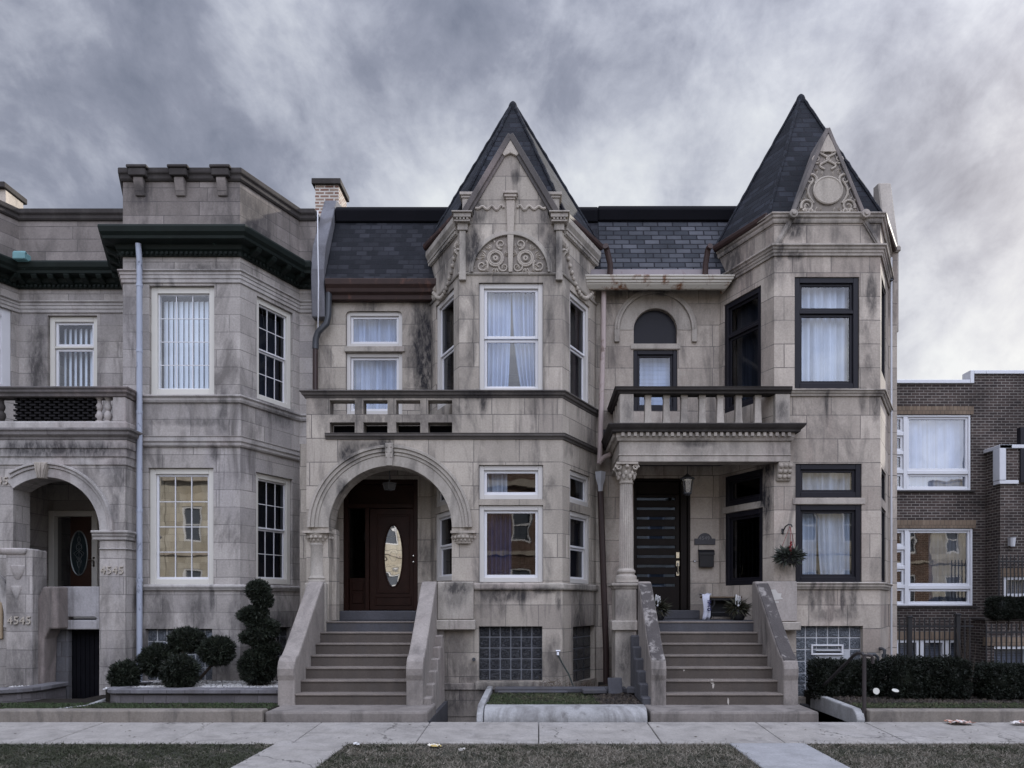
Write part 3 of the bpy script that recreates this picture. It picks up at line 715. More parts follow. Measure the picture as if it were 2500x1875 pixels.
# porch door: cream frame, brown storm door with oval leaded light
fd = M(); fd.ring(aD, dA[0]+.004, dA[1]-.004, dA[2], dA[3]-.004, .11, -.12, .05)
dr = fd.build('front_door', CREAM, HA, bevel=.008, label='brown porch door with leaded oval behind the grey arch')
s0, s1 = dA[0]+.112, dA[1]-.112; ss = s0+.26
m = M(); m.obox(aD, ss, s1, -.09, -.05, 1.4, dA[3]-.115); m.build('door_leaf', WOODB, dr, bevel=.006)
m = M(); m.add([aD.P(a,-.07,b) for a, b in ((s0,1.42),(ss,1.42),(ss,dA[3]-.12),(s0,dA[3]-.12))], [(0,1,2,3)]); m.build('pane', glass('storm_glass', .1, 2., (.1,.08,.06), .02), dr)
oc = (aD.s(190), Z(1350,YDA)); rx, rz = .165, .435
el = lambda k, n=36: [(oc[0]+rx*k*math.cos(2*math.pi*i/n), oc[1]+rz*k*math.sin(2*math.pi*i/n)) for i in range(n)]
m = M(); m.panel(aD, el(1.), [], .012, -.04); m.build('oval_light', plain('leaded_green_glass', (.018,.028,.032), .15, .6, var=.4, scale=12), dr)
m = M(); m.tube([aD.P(a, -.038, b) for a, b in el(1.)], .012, 6, close=True)
for k in (1, -1):
    m.tube([aD.P(oc[0]+k*(.07*math.sin(q*.5)*(1-abs(q-12)/16)), -.036, oc[1]-.3+q*.026) for q in range(25)], .005, 5)
    m.tube([aD.P(oc[0]+k*.1*math.sin(q*.42+.8)*(1-abs(q-10)/14), -.036, oc[1]-.22+q*.022) for q in range(21)], .004, 5)
m.tube([aD.P(oc[0], -.036, oc[1]-.43), aD.P(oc[0], -.036, oc[1]+.43)], .004, 5)
m.build('leading', plain('lead_came', (.2,.22,.22), .4, .5, .5), dr)
m = M(); hx = aD.s(233); m.obox(aD, hx-.02, hx+.02, .05, .058, Z(1384,YDA), Z(1360,YDA)); m.tube([aD.P(hx,.06,Z(1368,YDA)), aD.P(hx,.1,Z(1368,YDA)), aD.P(hx-.09,.1,Z(1368,YDA))], .011, 8); m.build('door_handle', BRASS, dr, bevel=.004)
# landing wall with slot, cellar door beneath, curved stair cheek, lower pier
def PP(u, v, Y): return (X(u,Y), Y, Z(v,Y))
yl = 12.72
m = M(); f = Fr((X(141,yl), yl), (X(244,yl), yl))
zz = lambda v: Z(v, yl)
slot = [(f.s(160), zz(1511)), (f.s(164), zz(1514)), (f.s(232), zz(1514)), (f.s(236), zz(1511)), (f.s(232), zz(1506.5)), (f.s(164), zz(1506.5))]
m.panel(f, [(0, zz(1537)), (f.L-.004, zz(1537)), (f.L-.004, zz(1432)), (0, zz(1432))], [slot], t=.2)
m.build('landing_wall', stone('stucco_grey', (.33,.32,.325), joints=False, dirt=.6, tint=(.24,.23,.23), bump=.3), HA, bevel=.012)
m = M(); m.box(X(166,12.95), X(246,12.95), 12.95, 13.02, -.4, zz(1537)); 
for i in range(7): m.box(X(166,12.95)+.08*i, X(166,12.95)+.08*i+.07, 12.93, 12.949, -.35, zz(1539))
m.build('cellar_door', plain('tarred_boards', (.006,.006,.008), .8, .06, var=.5), HA, bevel=.005, label='black boarded cellar door below the landing')
m = M(); m.prism([PP(u, v, 12.45) for u, v in ((78,1640),(80,1482),(92,1458),(102,1434),(112,1431.5),(140,1432),(141,1536),(120,1536),(108,1560),(104,1690),(78,1690))], (0,.35,0))
m.build('stair_cheek', stone('cheek_brown', (.25,.215,.20), joints=False, dirt=.7, tint=(.17,.14,.125), bump=.4), HA, bevel=.03, seg=2)
m = M(); m.prism([PP(u, v, 12.8) for u, v in ((104,1690),(108,1560),(118,1537),(166,1537),(166,1718),(112,1718))], (0,.12,0))
m.build('cellar_wall', stone('damp_stucco', (.125,.125,.135), joints=True, row=.26, bw=.5, dirt=.6, tint=(.08,.08,.085)), HA, bevel=.012)
yp2 = 12.3; m = M(); m.box(X(14,yp2), X(78,yp2), yp2, yp2+.38, -.2, Z(1337,yp2)-.03); m.build('lower_pier', S_A, HA, bevel=.012)
m = M(); z0 = Z(1355,yp2); m.sweep([(X(-40,yp2),yp2),(X(58,yp2),yp2),(X(58,yp2),yp2+.35)], [(0,z0),(.03,z0+.02),(.05,z0+.06),(.05,z0+.1),(0,z0+.12)])
m.lathe((X(44,yp2), yp2-.0, Z(1405,yp2)), [(.0,-.08),(.05,-.04),(.09,.04),(.12,.14),(.12,.17)], 14, 1., .5); m.lathe((X(40,yp2), yp2-.0, Z(1445,yp2)), [(.0,-.2),(.03,-.1),(.07,.0),(.09,.06),(.09,.1)], 14, 1., .4)
m.build('pier_capital', S_AT, HA, smooth=True, bevel=.006)
m = M(); c2 = (X(-110,YP-.02)-pF.a[0], Z(1510,YP)); m.arc(pF, c2[0], c2[1], .86, 1.02, -10, 62, 0, .05); m.arc(pF, c2[0], c2[1], 1.02, 1.09, -10, 62, 0, .08); m.build('arch_moulding', S_AT, HA, bevel=.006)
m = M(); m.obox(pF, pF.s(-40), pF.s(9), .0, .04, Z(1560,YP), Z(1470,YP)); m.build('side_door_frame', plain('tan_frame', (.30,.23,.15), .5), HA, bevel=.01)
# downspout, chimney
m = M(); px, py = X(340.5,12.9), 12.9
m.tube([(px, 12.86, 7.98), (px, py, 7.7), (px, py, .3)], .047, 12)
for v in (700, 860, 1010, 1250, 1420): m.tube([(px, py, Z(v,py)), (px, py, Z(v,py)+.05)], .054, 12)
m.build('downspout', PIPE_BLUE, HA, smooth=True, label='flaking pale blue downspout between the porch and the bay')
cy = 15.5; m = M(); m.box(X(-40,cy), X(13,cy), cy, cy+.55, 8.9, Z(462,cy)); m.build('chimney', stone('chimney_render', (.42,.37,.32), joints=False, dirt=.5), HA, bevel=.01)
m = M(); m.box(X(-46,cy), X(17,cy), cy-.08, cy+.63, Z(462,cy), Z(447,cy)); m.build('chimney_cap', S_BLK, HA, bevel=.015)
shell('back_wall', S_AP, -13, XA3-.002, YW+.35, 24, 9.0, HA)
text_obj('4545', .19, .012, pF, pF.s(246.5), Z(1401,YP), .014, NUM, HA)
text_obj('4545', .19, .012, Fr((X(14,yp2),yp2),(X(78,yp2),yp2)), .035, Z(1524,yp2), .014, NUM, HA)
text_obj('4545', .19, .012, pF, pF.s(-35), Z(1183,YP), .014, NUM, HA)
# ================================================================== HOUSE B : buff limestone with arched porch
HB = thing('row_house', 'buff limestone row house with round arched porch and dark pyramid roof over carved gable', 'house', (-1.5, 13, 0))
Y0 = 13.0; YR = 14.35
bx0, bx1, bx2, bx3, bx4 = -4.095, -2.105, -1.40, .419, 1.124
bP = Fr((bx0, Y0), (bx2, Y0)); bF = Fr((bx2, Y0), (bx3, Y0)); bR = Fr((bx3, Y0), (bx4, YR)); bL = Fr((bx1, YR), (bx2, Y0))
bW = Fr((-4.35, YR), (bx1, YR)); bS = Fr((bx4, YR), (1.2, YR))
bay = [(bx2, Y0), (bx3, Y0), (bx4, YR), (1.2, YR)]; bay2 = [(bx1, YR), (bx2, Y0), (bx3, Y0), (bx4, YR)]
zt = lambda v: Z(v, Y0)
ZEV = 8.55
# front bay wall with gable
wA = bF.rect(1169, 1326, 690, 958); wB = bF.rect(1169, 1326, 1135, 1219); wC = bF.rect(1169, 1326, 1233, 1422); wD = bF.rect(1169, 1324, 1529, 1662)
gc = bF.s(1246.5); gap_z = zt(335); gh = .82
m = M()
m.panel(bF, [(0,-1.),(bF.L,-1.),(bF.L,ZEV),(gc+gh,ZEV),(gc,gap_z),(gc-gh,ZEV),(0,ZEV)], [hole(wA),hole(wB),hole(wC),hole(wD)], t=.32)
R2 = rrect(bR, 1391, 1440, 709, 1393, 967, 1393); R2 = (R2[0], bR.s(1440), bR.z(970,1393), bR.z(708,1393))
Rt = (bR.s(1391), bR.s(1440), bR.z(1226,1393), bR.z(1146,1393)); Rm = (bR.s(1391), bR.s(1441), bR.z(1424,1393), bR.z(1246,1393)); Rb = (bR.s(1399), bR.s(1452), bR.z(1668,1400), bR.z(1530,1400))
m.panel(bR, [(0,-1.),(bR.L,-1.),(bR.L,ZEV),(0,ZEV)], [hole(R2),hole(Rt),hole(Rm),hole(Rb)])
L2 = (bL.s(1064), bL.s(1108), bL.z(1003,1066), bL.z(745,1066)); Lt = (bL.s(1062), bL.s(1108), bL.z(1240,1062), bL.z(1158,1062)); Lm = (bL.s(1062), bL.s(1108), bL.z(1420,1062), bL.z(1256,1062))
m.panel(bL, [(0,-.3),(bL.L,-.3),(bL.L,ZEV),(0,ZEV)], [hole(L2),hole(Lt),hole(Lm)])
def rnd(r, k):
    s0, s1, z0, z1 = r; return [(s0,z0),(s1,z0)] + [(s1-k+k*math.cos(math.radians(a)), z1-k+k*math.sin(math.radians(a))) for a in (0,30,60,90)] + [(s0+k+k*math.cos(math.radians(a)), z1-k+k*math.sin(math.radians(a))) for a in (90,120,150,180)]
wT = bW.rect(844, 982, 759, 846); wU = bW.rect(844, 982, 860, 1011); dB = bW.rect(838, 1020, 1170, 1489); dB = (dB[0], dB[1], 1.39, dB[3])
m.panel(bW, [(0,-.3),(bW.L,-.3),(bW.L,7.95),(0,7.95)], [rnd(wT,.09),hole(wU),hole(dB)])
m.panel(bS, [(0,-.5),(bS.L,-.5),(bS.L,8.0),(0,8.0)], [])
# porch wall with round arch
pcs, pcz, prI = bP.s(953), zt(1288), 150*Y0/F
ZPT = zt(1071)
hol = [(bP.s(803), 1.38)] + [(pcs-prI, pcz)] + [(pcs+prI*math.cos(math.radians(a)), pcz+prI*math.sin(math.radians(a))) for a in range(176, 3, -4)] + [(pcs+prI, pcz), (bP.s(1103), 1.38)]
m.panel(bP, [(0,-1.),(bP.L,-1.),(bP.L,ZPT),(0,ZPT)], [hol], t=.42)
# balcony parapet with eight openings
ZB1 = zt(972); hs = []
for u0, u1 in ((805,866),(887,946),(967,1026),(1045,1104)):
    for v0, v1 in ((977,1012),(1031,1069)): hs.append([(bP.s(u0),zt(v1)),(bP.s(u1),zt(v1)),(bP.s(u1),zt(v0)),(bP.s(u0),zt(v0))])
m.panel(bP, [(0,ZPT),(bP.L,ZPT),(bP.L,ZB1),(0,ZB1)], hs, t=.24)
m.build('wall', S_B, HB)
m = M(); m.box(-4.35, bx0+.2, Y0+.43, YR-.005, -.3, ZPT); m.build('porch_side_wall', S_B, HB)
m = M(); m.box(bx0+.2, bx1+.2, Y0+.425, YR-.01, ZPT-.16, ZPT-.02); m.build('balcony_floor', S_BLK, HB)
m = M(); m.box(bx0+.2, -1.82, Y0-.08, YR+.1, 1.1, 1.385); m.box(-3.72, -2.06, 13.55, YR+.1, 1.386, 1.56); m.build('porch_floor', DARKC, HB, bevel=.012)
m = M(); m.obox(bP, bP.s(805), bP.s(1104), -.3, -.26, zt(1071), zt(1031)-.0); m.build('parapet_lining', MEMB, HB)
# string courses
m = M()
m.sweep([(bx0-.02,Y0+.25),(bx0-.02,Y0),(bx3,Y0),(bx4,YR),(1.2,YR)], [(-.24,ZB1),(.01,ZB1),(.02,ZB1+.03),(.05,ZB1+.05),(.06,ZB1+.09),(.085,ZB1+.1),(.085,ZB1+.125),(-.24,ZB1+.14)])
m.sweep([(X(795,Y0),Y0),(bx3,Y0),(bx4,YR),(1.2,YR)], [(0,ZPT-.015),(.02,ZPT-.015),(.03,ZPT+.02),(.06,ZPT+.04),(.06,ZPT+.075),(.075,ZPT+.09),(0,ZPT+.1)])
m.islands('string_course', stone('string_stone', (.10,.09,.083), joints=False, dirt=.9, stains=B_ST, tint=(.09,.08,.078)), HB, bevel=.006)
m = M(); m.sweep(bay2, [(0,zt(1440)),(.045,zt(1440)),(.055,zt(1436)),(.055,zt(1426)),(0,zt(1423))])
m.sweep(bay2, [(0,zt(672)),(.02,zt(672)),(.03,zt(669)),(.035,zt(667)),(0,zt(666))])
m.obox(bF, bF.s(1160), bF.s(1335), -.05, .03, zt(1684), zt(1664)); m.obox(bF, -.35, bF.s(1159), -.05, .028, zt(1684), zt(1668))
m.obox(bW, bW.s(841), bW.s(989), -.1, .04, zt(0)*0+Z(859.5,YR), Z(846.5,YR))
m.islands('sill_course', S_BT, HB, bevel=.006)
# archivolt, keystone, impost capitals, column
m = M(); m.arc(bP, pcs, pcz, prI+.001, 176*Y0/F, 0, 180, 0, .02, 40); m.arc(bP, pcs, pcz, 176*Y0/F, 184*Y0/F, 0, 180, 0, .035, 40); m.arc(bP, pcs, pcz, 184*Y0/F, 193*Y0/F, 0, 180, 0, .06, 40); m.arc(bP, pcs, pcz, 193*Y0/F, 200*Y0/F, 0, 180, 0, .085, 40)
m.build('arch_moulding', S_BT, HB, bevel=.005)
m = M(); k = bP.s(953); m.prism([bP.P(a, .13, b) for a, b in ((k-.055,zt(1140)),(k+.055,zt(1140)),(k+.07,zt(1085)),(k-.07,zt(1085)))], (0,.13,0))
for q in range(3):
    for sg in (-1, 1): leaf2(m, bP, (k+sg*.01, zt(1122-q*12)), math.pi/2+sg*-.9, .075, .13)
m.build('keystone', S_BT, HB, bevel=.008)
def capital(m, c, w, d, zb, ztp, n=16):
    m.box(c[0]-w/2, c[0]+w/2, c[1]-d/2, c[1]+d/2, ztp-.04, ztp)
    m.lathe((c[0], c[1], zb), [(w*.36,0),(w*.37,.02),(w*.38,.03),(w*.44,(ztp-zb)*.45),(w*.5,ztp-zb-.045)], n, 1, d/w)
    for i in range(n):
        a = 2*math.pi*i/n; x, y = c[0]+w*.45*math.cos(a), c[1]+d*.45*math.sin(a)
        m.ball((x, y, zb+(ztp-zb)*.5), .034, 5); m.ball((c[0]+w*.40*math.cos(a+.2), c[1]+d*.40*math.sin(a+.2), zb+(ztp-zb)*.25), .022, 4)
m = M(); capital(m, (X(775,Y0), Y0+.12), .47, .5, zt(1327), zt(1297)); m.build('capital', S_CARVE, HB, smooth=True)
m = M(); capital(m, (X(1132,Y0), Y0+.06), .44, .36, zt(1327), zt(1297)); m.build('capital', S_CARVE, HB, smooth=True)
cxB = X(775.5, Y0+.05)
m = M(); m.lathe((cxB, Y0+.06, 0), [(.17,2.06),(.17,2.1),(.155,2.12),(.165,2.15),(.14,2.18),(.128,2.2),(.124,zt(1335)),(.14,zt(1330)),(.13,zt(1326))], 22); m.build('column', S_BT, HB, smooth=True)
m = M(); m.box(X(748,Y0), X(800,Y0), Y0-.1, Y0+.5, 1.2, 2.06); m.build('column_pedestal', S_BT, HB, bevel=.01)
m = M(); m.box(X(803,13.3)-.32, X(803,13.3)+.16, 13.2, 13.425, 1.39, zt(1290)); m.build('jamb', S_B, HB, bevel=.01)
# stair pedestal right
m = M(); m.box(X(1068,12.9), X(1156,12.9), 12.88, 13.0, zt(1512), zt(1421)); m.build('stair_pedestal', S_BT, HB, bevel=.012)
m = M(); m.box(X(1063,12.9), X(1161,12.9), 12.84, 13.0, zt(1537), zt(1513)); m.build('pedestal_ledge', S_BT, HB, bevel=.014)
# windows
kw = dict(casing=TAUPE, cw=.085, sash=WHITE, sw=.05, rev=.04)
window(HB, bF, wA, rows=dbl, pane=GL_SKY, cur=c_pair(SHEER, .012, .2, .5, .06), label='tall upper bay window with parted pale blue curtains', name='sash_window', **kw)
window(HB, bF, wB, pane=glass('transom_glass_buff', .07, 1.6), cur=c_half(SHEERW, .03, .42), name='transom_window', **kw)
window(HB, bF, wC, pane=glass('bay_glass', .07, 1.6), cur=c_half(plain('navy_drape', (.028,.036,.085), .9, .1), .05, .5), label='square lower bay window with a dark drape', **kw)
kw2 = dict(casing=TAUPE, cw=.085, sash=WHITE, sw=.04, rev=.03)
for r, nm, rw in ((R2,'sash_window',dbl),(Rt,'transom_window',((0,1,0),)),(Rm,'sash_window',dbl)): window(HB, bR, r, rows=rw, pane=GL_DRK, cur=c_slats(DBLIND, 40, .12) if rw is dbl else None, name=nm, **kw2)
for r, nm, rw in ((L2,'sash_window',dbl),(Lt,'transom_window',((0,1,0),)),(Lm,'sash_window',dbl)): window(HB, bL, r, rows=rw, pane=GL_DRK, name=nm, **kw2)
window(HB, bW, wT, TAUPE, .075, WHITE, .05, .05, pane=GL_SKY, cur=c_full(SHEER), name='transom_window')
window(HB, bW, wU, TAUPE, .075, WHITE, .05, .05, pane=GL_SKY, cur=c_full(SHEER), label='balcony window with thin blue white curtains')
glass_block(HB, bF, wD, 6, 5, GB_DARK, MORT_D, label='dark glass block basement window with wavy blocks'); glass_block(HB, bR, Rb, 3, 5, GB_DARK, MORT_D)
# timber door screen, door with oval glass
dd = M(); s0, s1, z0, z1 = dB
dd.ring(bW, s0, s1, z0, z1, .09, -.2, -.02); dl, dr_ = bW.s(901), bW.s(1016)
zt_ = Z(1240, YR)
dd.obox(bW, s0+.09, s1-.09, -.19, -.03, zt_, zt_+.09); dd.obox(bW, dl-.085, dl-.005, -.19, -.025, z0, zt_)
dd.obox(bW, s0+.09, s1-.09, -.19, -.14, zt_+.09, z1-.09); dd.obox(bW, s0+.09, dl-.085, -.19, -.12, z0, 2.2); dd.obox(bW, s0+.15, dl-.14, -.12, -.1, 1.7, 1.9); dd.obox(bW, s0+.15, dl-.14, -.12, -.1, 1.95, 2.12)
door = dd.build('front_door', WOOD, HB, bevel=.008, label='dark mahogany front door with tall oval light under the arch')
m = M(); m.add([bW.P(a,-.15,b) for a, b in ((s0+.09,2.2),(dl-.085,2.2),(dl-.085,zt_),(s0+.09,zt_))], [(0,1,2,3)]); m.build('sidelight', GL_DRK, door)
oc = ((dl+dr_)/2, Z(1357,YR)); rx, rz = 23*YR/F, 75*YR/F
ell = lambda k, n=40: [(oc[0]+rx*k*math.cos(2*math.pi*i/n), oc[1]+rz*k*math.sin(2*math.pi*i/n)) for i in range(n)]
m = M(); m.panel(bW, [(dl,1.57),(dr_,1.57),(dr_,zt_-.005),(dl,zt_-.005)], [ell(1.)], .05, -.06)
a0, a1 = dl+.13, dr_-.13
m.ring(bW, a0, a1, 1.9, zt_-.12, .035, -.06, -.042); m.ring(bW, dl+.1, dr_-.1, 1.66, 1.84, .03, -.06, -.045)
m.build('door_leaf', WOOD, door, bevel=.006)
m = M(); m.panel(bW, ell(1.0), [], .01, -.075); m.build('oval_light', glass('leaded_mirror_glass', .62, 2., (.2,.18,.12), .02), door)
m = M(); m.tube([bW.P(a, -.056, b) for a, b in ell(1.02)], .016, 8, close=True)
m.build('oval_trim', WOOD, door, smooth=True)
m = M()
for q in (.38, .12, -.2, -.3): m.tube([bW.P(oc[0]+rx*math.sqrt(max(0,1-(q/.6)**2))*c_, -.072, oc[1]+q+.02*math.cos(c_*4)) for c_ in (-1,-.5,0,.5,1)], .003, 5)
m.tube([bW.P(oc[0]+.07*math.cos(i*.35), -.072, oc[1]+.0+.1*math.sin(i*.35)) for i in range(18)], .003, 5, close=True)
m.build('leading', plain('pale_came', (.4,.37,.3), .4), door)
m = M()
for v in (1357, 1372): m.ball(bW.P(dr_-.055, .0-.01, Z(v,YR)), .028, 8); m.tube([bW.P(dr_-.055, -.06, Z(v,YR)), bW.P(dr_-.055, -.01, Z(v,YR))], .016, 8)
m.build('door_knob', BRASS, door, smooth=True)
# mansard, eaves
m = M(); m.prism([(-4.1, y, z) for y, z in ((14.1,7.86),(14.16,7.98),(14.9,9.42),(15.1,9.42),(15.1,7.86))], (5.3,0,0)); m.build('mansard_roof', ROOFB, HB)
m = M(); m.prism([(-4.1, y, z) for y, z in ((14.84,9.38),(14.82,9.62),(14.9,9.72),(15.3,9.72),(15.3,9.38))], (5.3,0,0)); m.build('roof_edge', MEMB, HB, bevel=.02)
m = M(); m.sweep([(-4.08,14.32),(-1.95,14.32)], [(0,7.55),(.1,7.56),(.12,7.64),(.18,7.68),(.2,7.74),(.25,7.8),(.27,7.9),(.2,7.92),(0,7.97)]); m.build('eaves_gutter', RUST, HB, bevel=.006)
m = M(); m.prism([(-4.36, y, z) for y, z in ((14.16,7.2),(14.1,8.1),(14.22,8.6),(14.75,9.5),(15.0,9.9),(15.4,10.0),(15.4,7.2))], (.25,0,0)); m.build('fire_wall', stone('fire_wall_render', (.15,.15,.165), joints=False, dirt=.7, tint=(.1,.1,.11)), HB, bevel=.015)
m = M(); m.tube([(-4.22,14.08,9.2),(-4.2,14.02,8.6),(-4.18,14.0,7.8),(-4.2,14.05,7.2),(-4.25,14.2,6.95)], .012, 6); m.build('roof_cable', LGREY, HB, smooth=True)
m = M(); m.tube([(-4.04,14.2,7.72),(-4.05,14.2,7.25),(-4.08,14.18,7.08),(-4.24,14.18,6.92),(-4.29,14.2,6.8),(-4.30,14.2,6.6)], .06, 10); m.build('downspout', ZINC, HB, smooth=True)
m = M(); m.tube([(-4.30,14.2,6.62),(-4.30,14.2,4.6)], .05, 10); m.build('downspout', PIPE_BROWN, HB, smooth=True)
cy = 15.5; m = M(); m.box(-4.70, -4.2, cy, cy+.62, 8.8, Z(452,cy)); m.build('chimney', BRICK_CH, HB)
m = M(); m.box(-4.76, -4.15, cy-.06, cy+.68, Z(452,cy)+.001, Z(438,cy)); m.build('chimney_cap', S_BLK, HB, bevel=.01)
m = M(); m.prism([(-4.45, y, z) for y, z in ((cy-.02,9.2),(cy-.03,10.1),(cy+.0,10.15),(cy+.0,9.2))], (.14,0,0)); m.build('chimney_patch', DARKC, HB)
# ---- turret : pyramid roof, cornice, gable trim, carving
def turret(parent, path, apex, zb, out, roofm, backy, inset=0.):
    n = len(path); ds = [Fr(path[i], path[i+1]) for i in range(n-1)]
    fr = [ds[0]]+ds
    pl = []
    for i in range(n):
        a = ds[max(i-1,0)]; b = ds[min(i,n-2)]; q = 1+a.nx*b.nx+a.ny*b.ny
        pl.append((path[i][0]+(a.nx+b.nx)/q*out, path[i][1]+(a.ny+b.ny)/q*out))
    if inset: pl[1] = (pl[1][0]-.02, path[1][1]+inset); pl[2] = (pl[2][0]+.02, path[2][1]+inset)
    pl += [(pl[-1][0]-.35, backy), (pl[0][0]+.35, backy)]
    m = M(); k = len(pl); ring = [(x, y, zb) for x, y in pl]
    tip = .055
    top = [(apex[0]+(x-apex[0])*tip*.6, apex[1]+(y-apex[1])*tip*.6, apex[2]-.16) for x, y in pl]
    m.add(ring+top, [(i,(i+1)%k,k+(i+1)%k,k+i) for i in range(k)]+[tuple(range(k))[::-1], tuple(range(k,2*k))])
    m.build('spire_roof', roofm, parent)
    m = M(); m.ball((apex[0], apex[1], apex[2]-.2), .095, 8, (1,1,1.7))
    for i in range(k):
        a = Vector(ring[i]); b = Vector(top[i]); N = 26
        m.tube([a.lerp(b, j/N)+Vector((R.uniform(-.006,.006), R.uniform(-.006,.006), .004+.012*(j % 2))) for j in range(N+1)], .032, 6)
    m.build('ridge_tiles', roofm, parent)
    m = M()
    for i in (0, n-2):
        a, b = pl[i], pl[i+1]
        f = Fr(a, b); m.prism([f.P(0, o, z) for o, z in ((-.05,zb-.06),(.03,zb-.06),(.055,zb-.02),(.06,zb+.045),(.02,zb+.05),(-.05,zb+.03))], Vector(f.P(f.L,0,0))-Vector(f.P(0,0,0)))
    m.islands('spire_gutter', RUST, parent, bevel=.008)
    return pl
gx = (bx2+bx3)/2
plB = turret(HB, bay2, (gx-.01, 14.37, 11.52), 8.60, .10, ROOFS, 15.9, .16)
m = M()
for pth in ([(bx1,YR),(bx2-.03,Y0+.055)], [(bx3+.03,Y0+.055),(bx4,YR)]):
    m = M(); m.sweep(pth, [(0,8.22),(.02,8.22),(.025,8.30),(.06,8.31),(.06,8.35),(.10,8.42),(.10,8.52),(0,8.53)]); m.dentils(pth, .025, .055, 8.235, 8.295, .035, .028)
    m.build('dentil_cornice', S_BT, HB, bevel=.004)
# gable coping, kneelers, pilasters
m = M()
def bar(m, fr, a, b, wdt, n0, n1):
    dx, dz = b[0]-a[0], b[1]-a[1]; L = math.hypot(dx, dz); px, pz = -dz/L*wdt/2, dx/L*wdt/2
    m.panel(fr, [(a[0]+px,a[1]+pz),(a[0]-px,a[1]-pz),(b[0]-px,b[1]-pz),(b[0]+px,b[1]+pz)], [], n1-n0, n1)
for sg in (-1, 1):
    bar(m, bF, (gc+sg*(gh+.02), ZEV-.01), (gc+sg*.0, gap_z+.02), .10, -.3, .06+.002*sg)
    bar(m, bF, (gc+sg*(gh-.07), ZEV), (gc+sg*.01, gap_z-.13), .07, -.1, .028+.002*sg)
m.build('gable_coping', stone('gable_coping_stone', (.085,.078,.075), joints=False, dirt=.85), HB, bevel=.008)
m = M(); m.panel(bF, [(gc-.16,zt(376)),(gc-.11,zt(384)),(gc,zt(377)),(gc+.11,zt(384)),(gc+.16,zt(376)),(gc,zt(337))], [], .05, .046); m.build('gable_tip', S_CARVE, HB, bevel=.008)
for sg, uu in ((-1, 1143), (1, 1351)):
    c = bF.s(uu); m = M()
    m.obox(bF, c-.105, c+.105, -.35, .0, zt(527), zt(478)); m.obox(bF, c-.15, c+.15, -.38, .04, zt(478), zt(473)+.02); m.obox(bF, c-.125, c+.125, -.36, .02, zt(484), zt(478)-.001)
    m.build('kneeler', S_BT, HB, bevel=.008)
    c = bF.s(1130 if sg < 0 else 1365); m = M()
    m.obox(bF, c-.055, c+.055, -.02, .05, zt(668), zt(566)); m.obox(bF, c-.09, c+.09, -.05, .07, zt(566), zt(549))
    m.obox(bF, c-.14, c+.14, -.1, .13, zt(549), zt(545)); m.obox(bF, c-.15, c+.15, -.1, .15, zt(540), zt(530)); m.obox(bF, c-.18, c+.18, -.12, .18, zt(530)+.001, zt(526))
    for q in (-.09, -.03, .03, .09): m.obox(bF, c+q-.018, c+q+.018, .05, .14, zt(545), zt(540))
    m.obox(bF, c-.12, c+.12, -.05, .1, zt(545)+.001, zt(540)); m.obox(bF, c-.06, c+.06, -.02, .075, zt(687), zt(668)-.001)
    m.build('pilaster', S_BT, HB, bevel=.006)
m = M(); q = [(gc-.035,zt(667)),(gc+.035,zt(667)),(gc+.075,zt(492)),(gc-.075,zt(492))]; m.panel(bF, q, [], .06, .055)
m.obox(bF, gc-.085, gc+.085, -.02, .075, zt(492), zt(487)); m.obox(bF, gc-.11, gc+.11, -.02, .1, zt(487), zt(480)); m.obox(bF, gc-.13, gc+.13, -.02, .12, zt(480), zt(474)); m.build('centre_pilaster', S_CARVE, HB, bevel=.006)
m = M(); tc, tz, tr = gc+.0, zt(667), .655
m.arc(bF, tc, tz, tr, tr+.045, 0, 180, 0, .06, 30); m.arc(bF, tc, tz, tr+.045, tr+.085, 0, 180, 0, .035, 30); m.build('tympanum_arch', S_BT, HB, bevel=.005)
m = M()
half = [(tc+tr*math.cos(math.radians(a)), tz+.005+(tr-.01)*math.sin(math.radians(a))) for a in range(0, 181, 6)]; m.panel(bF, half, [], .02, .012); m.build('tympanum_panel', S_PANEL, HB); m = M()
for sg in (-1, 1):
    m = M(); o = (tc+sg*.265, tz+.25)
    for r_ in (.135, .105, .03): m.tube([bF.P(o[0]+r_*math.cos(i*.3), .025, o[1]+r_*math.sin(i*.3)) for i in range(21)], .016 if r_ > .03 else .02, 6, close=True)
    for a, r_, L in ((.15,.2,.16),(1.0,.2,.16),(1.9,.2,.14),(2.7,.19,.14),(3.9,.18,.14),(4.7,.18,.16),(5.5,.2,.16)):
        for b in (-.5, .1, .7): leaf2(m, bF, (o[0]+sg*r_*.85*math.cos(a), o[1]+r_*.85*math.sin(a)), (a if sg > 0 else math.pi-a)+b*sg, L*.75, .02)
    relief(m, bF, [(tc+sg*p, tz+q) for p, q in spiral((.5,.12), .11, .015, 2.2, 1.4)], .02, .022, True)
    relief(m, bF, [(tc+sg*p, tz+q) for p, q in spiral((.17,.50), .09, .012, -1.8, 1.3)], .018, .022, True)
    relief(m, bF, [(tc+sg*p, tz+q) for p, q in spiral((.12,.10), .10, .012, 1., -1.3)], .018, .022, True)
    for p, q, an in ((.42,.33,.6),(.34,.43,.9),(.54,.24,.2),(.27,.5,1.2),(.36,.05,-.4),(.28,.04,-1.),(.45,.04,0.),(.6,.09,.1),(.08,.3,1.6),(.08,.42,1.5)):
        leaf2(m, bF, (tc+sg*p, tz+q), an if sg > 0 else math.pi-an, .11, .02)
    # ribbon band
    relief(m, bF, [(tc+sg*(.12+.5*i/30), zt(508)+.045*math.sin(i*.62)*(1-i/45)) for i in range(31)], .022, .01)
    m.build('carved_tympanum', S_CARVE, HB, smooth=True)
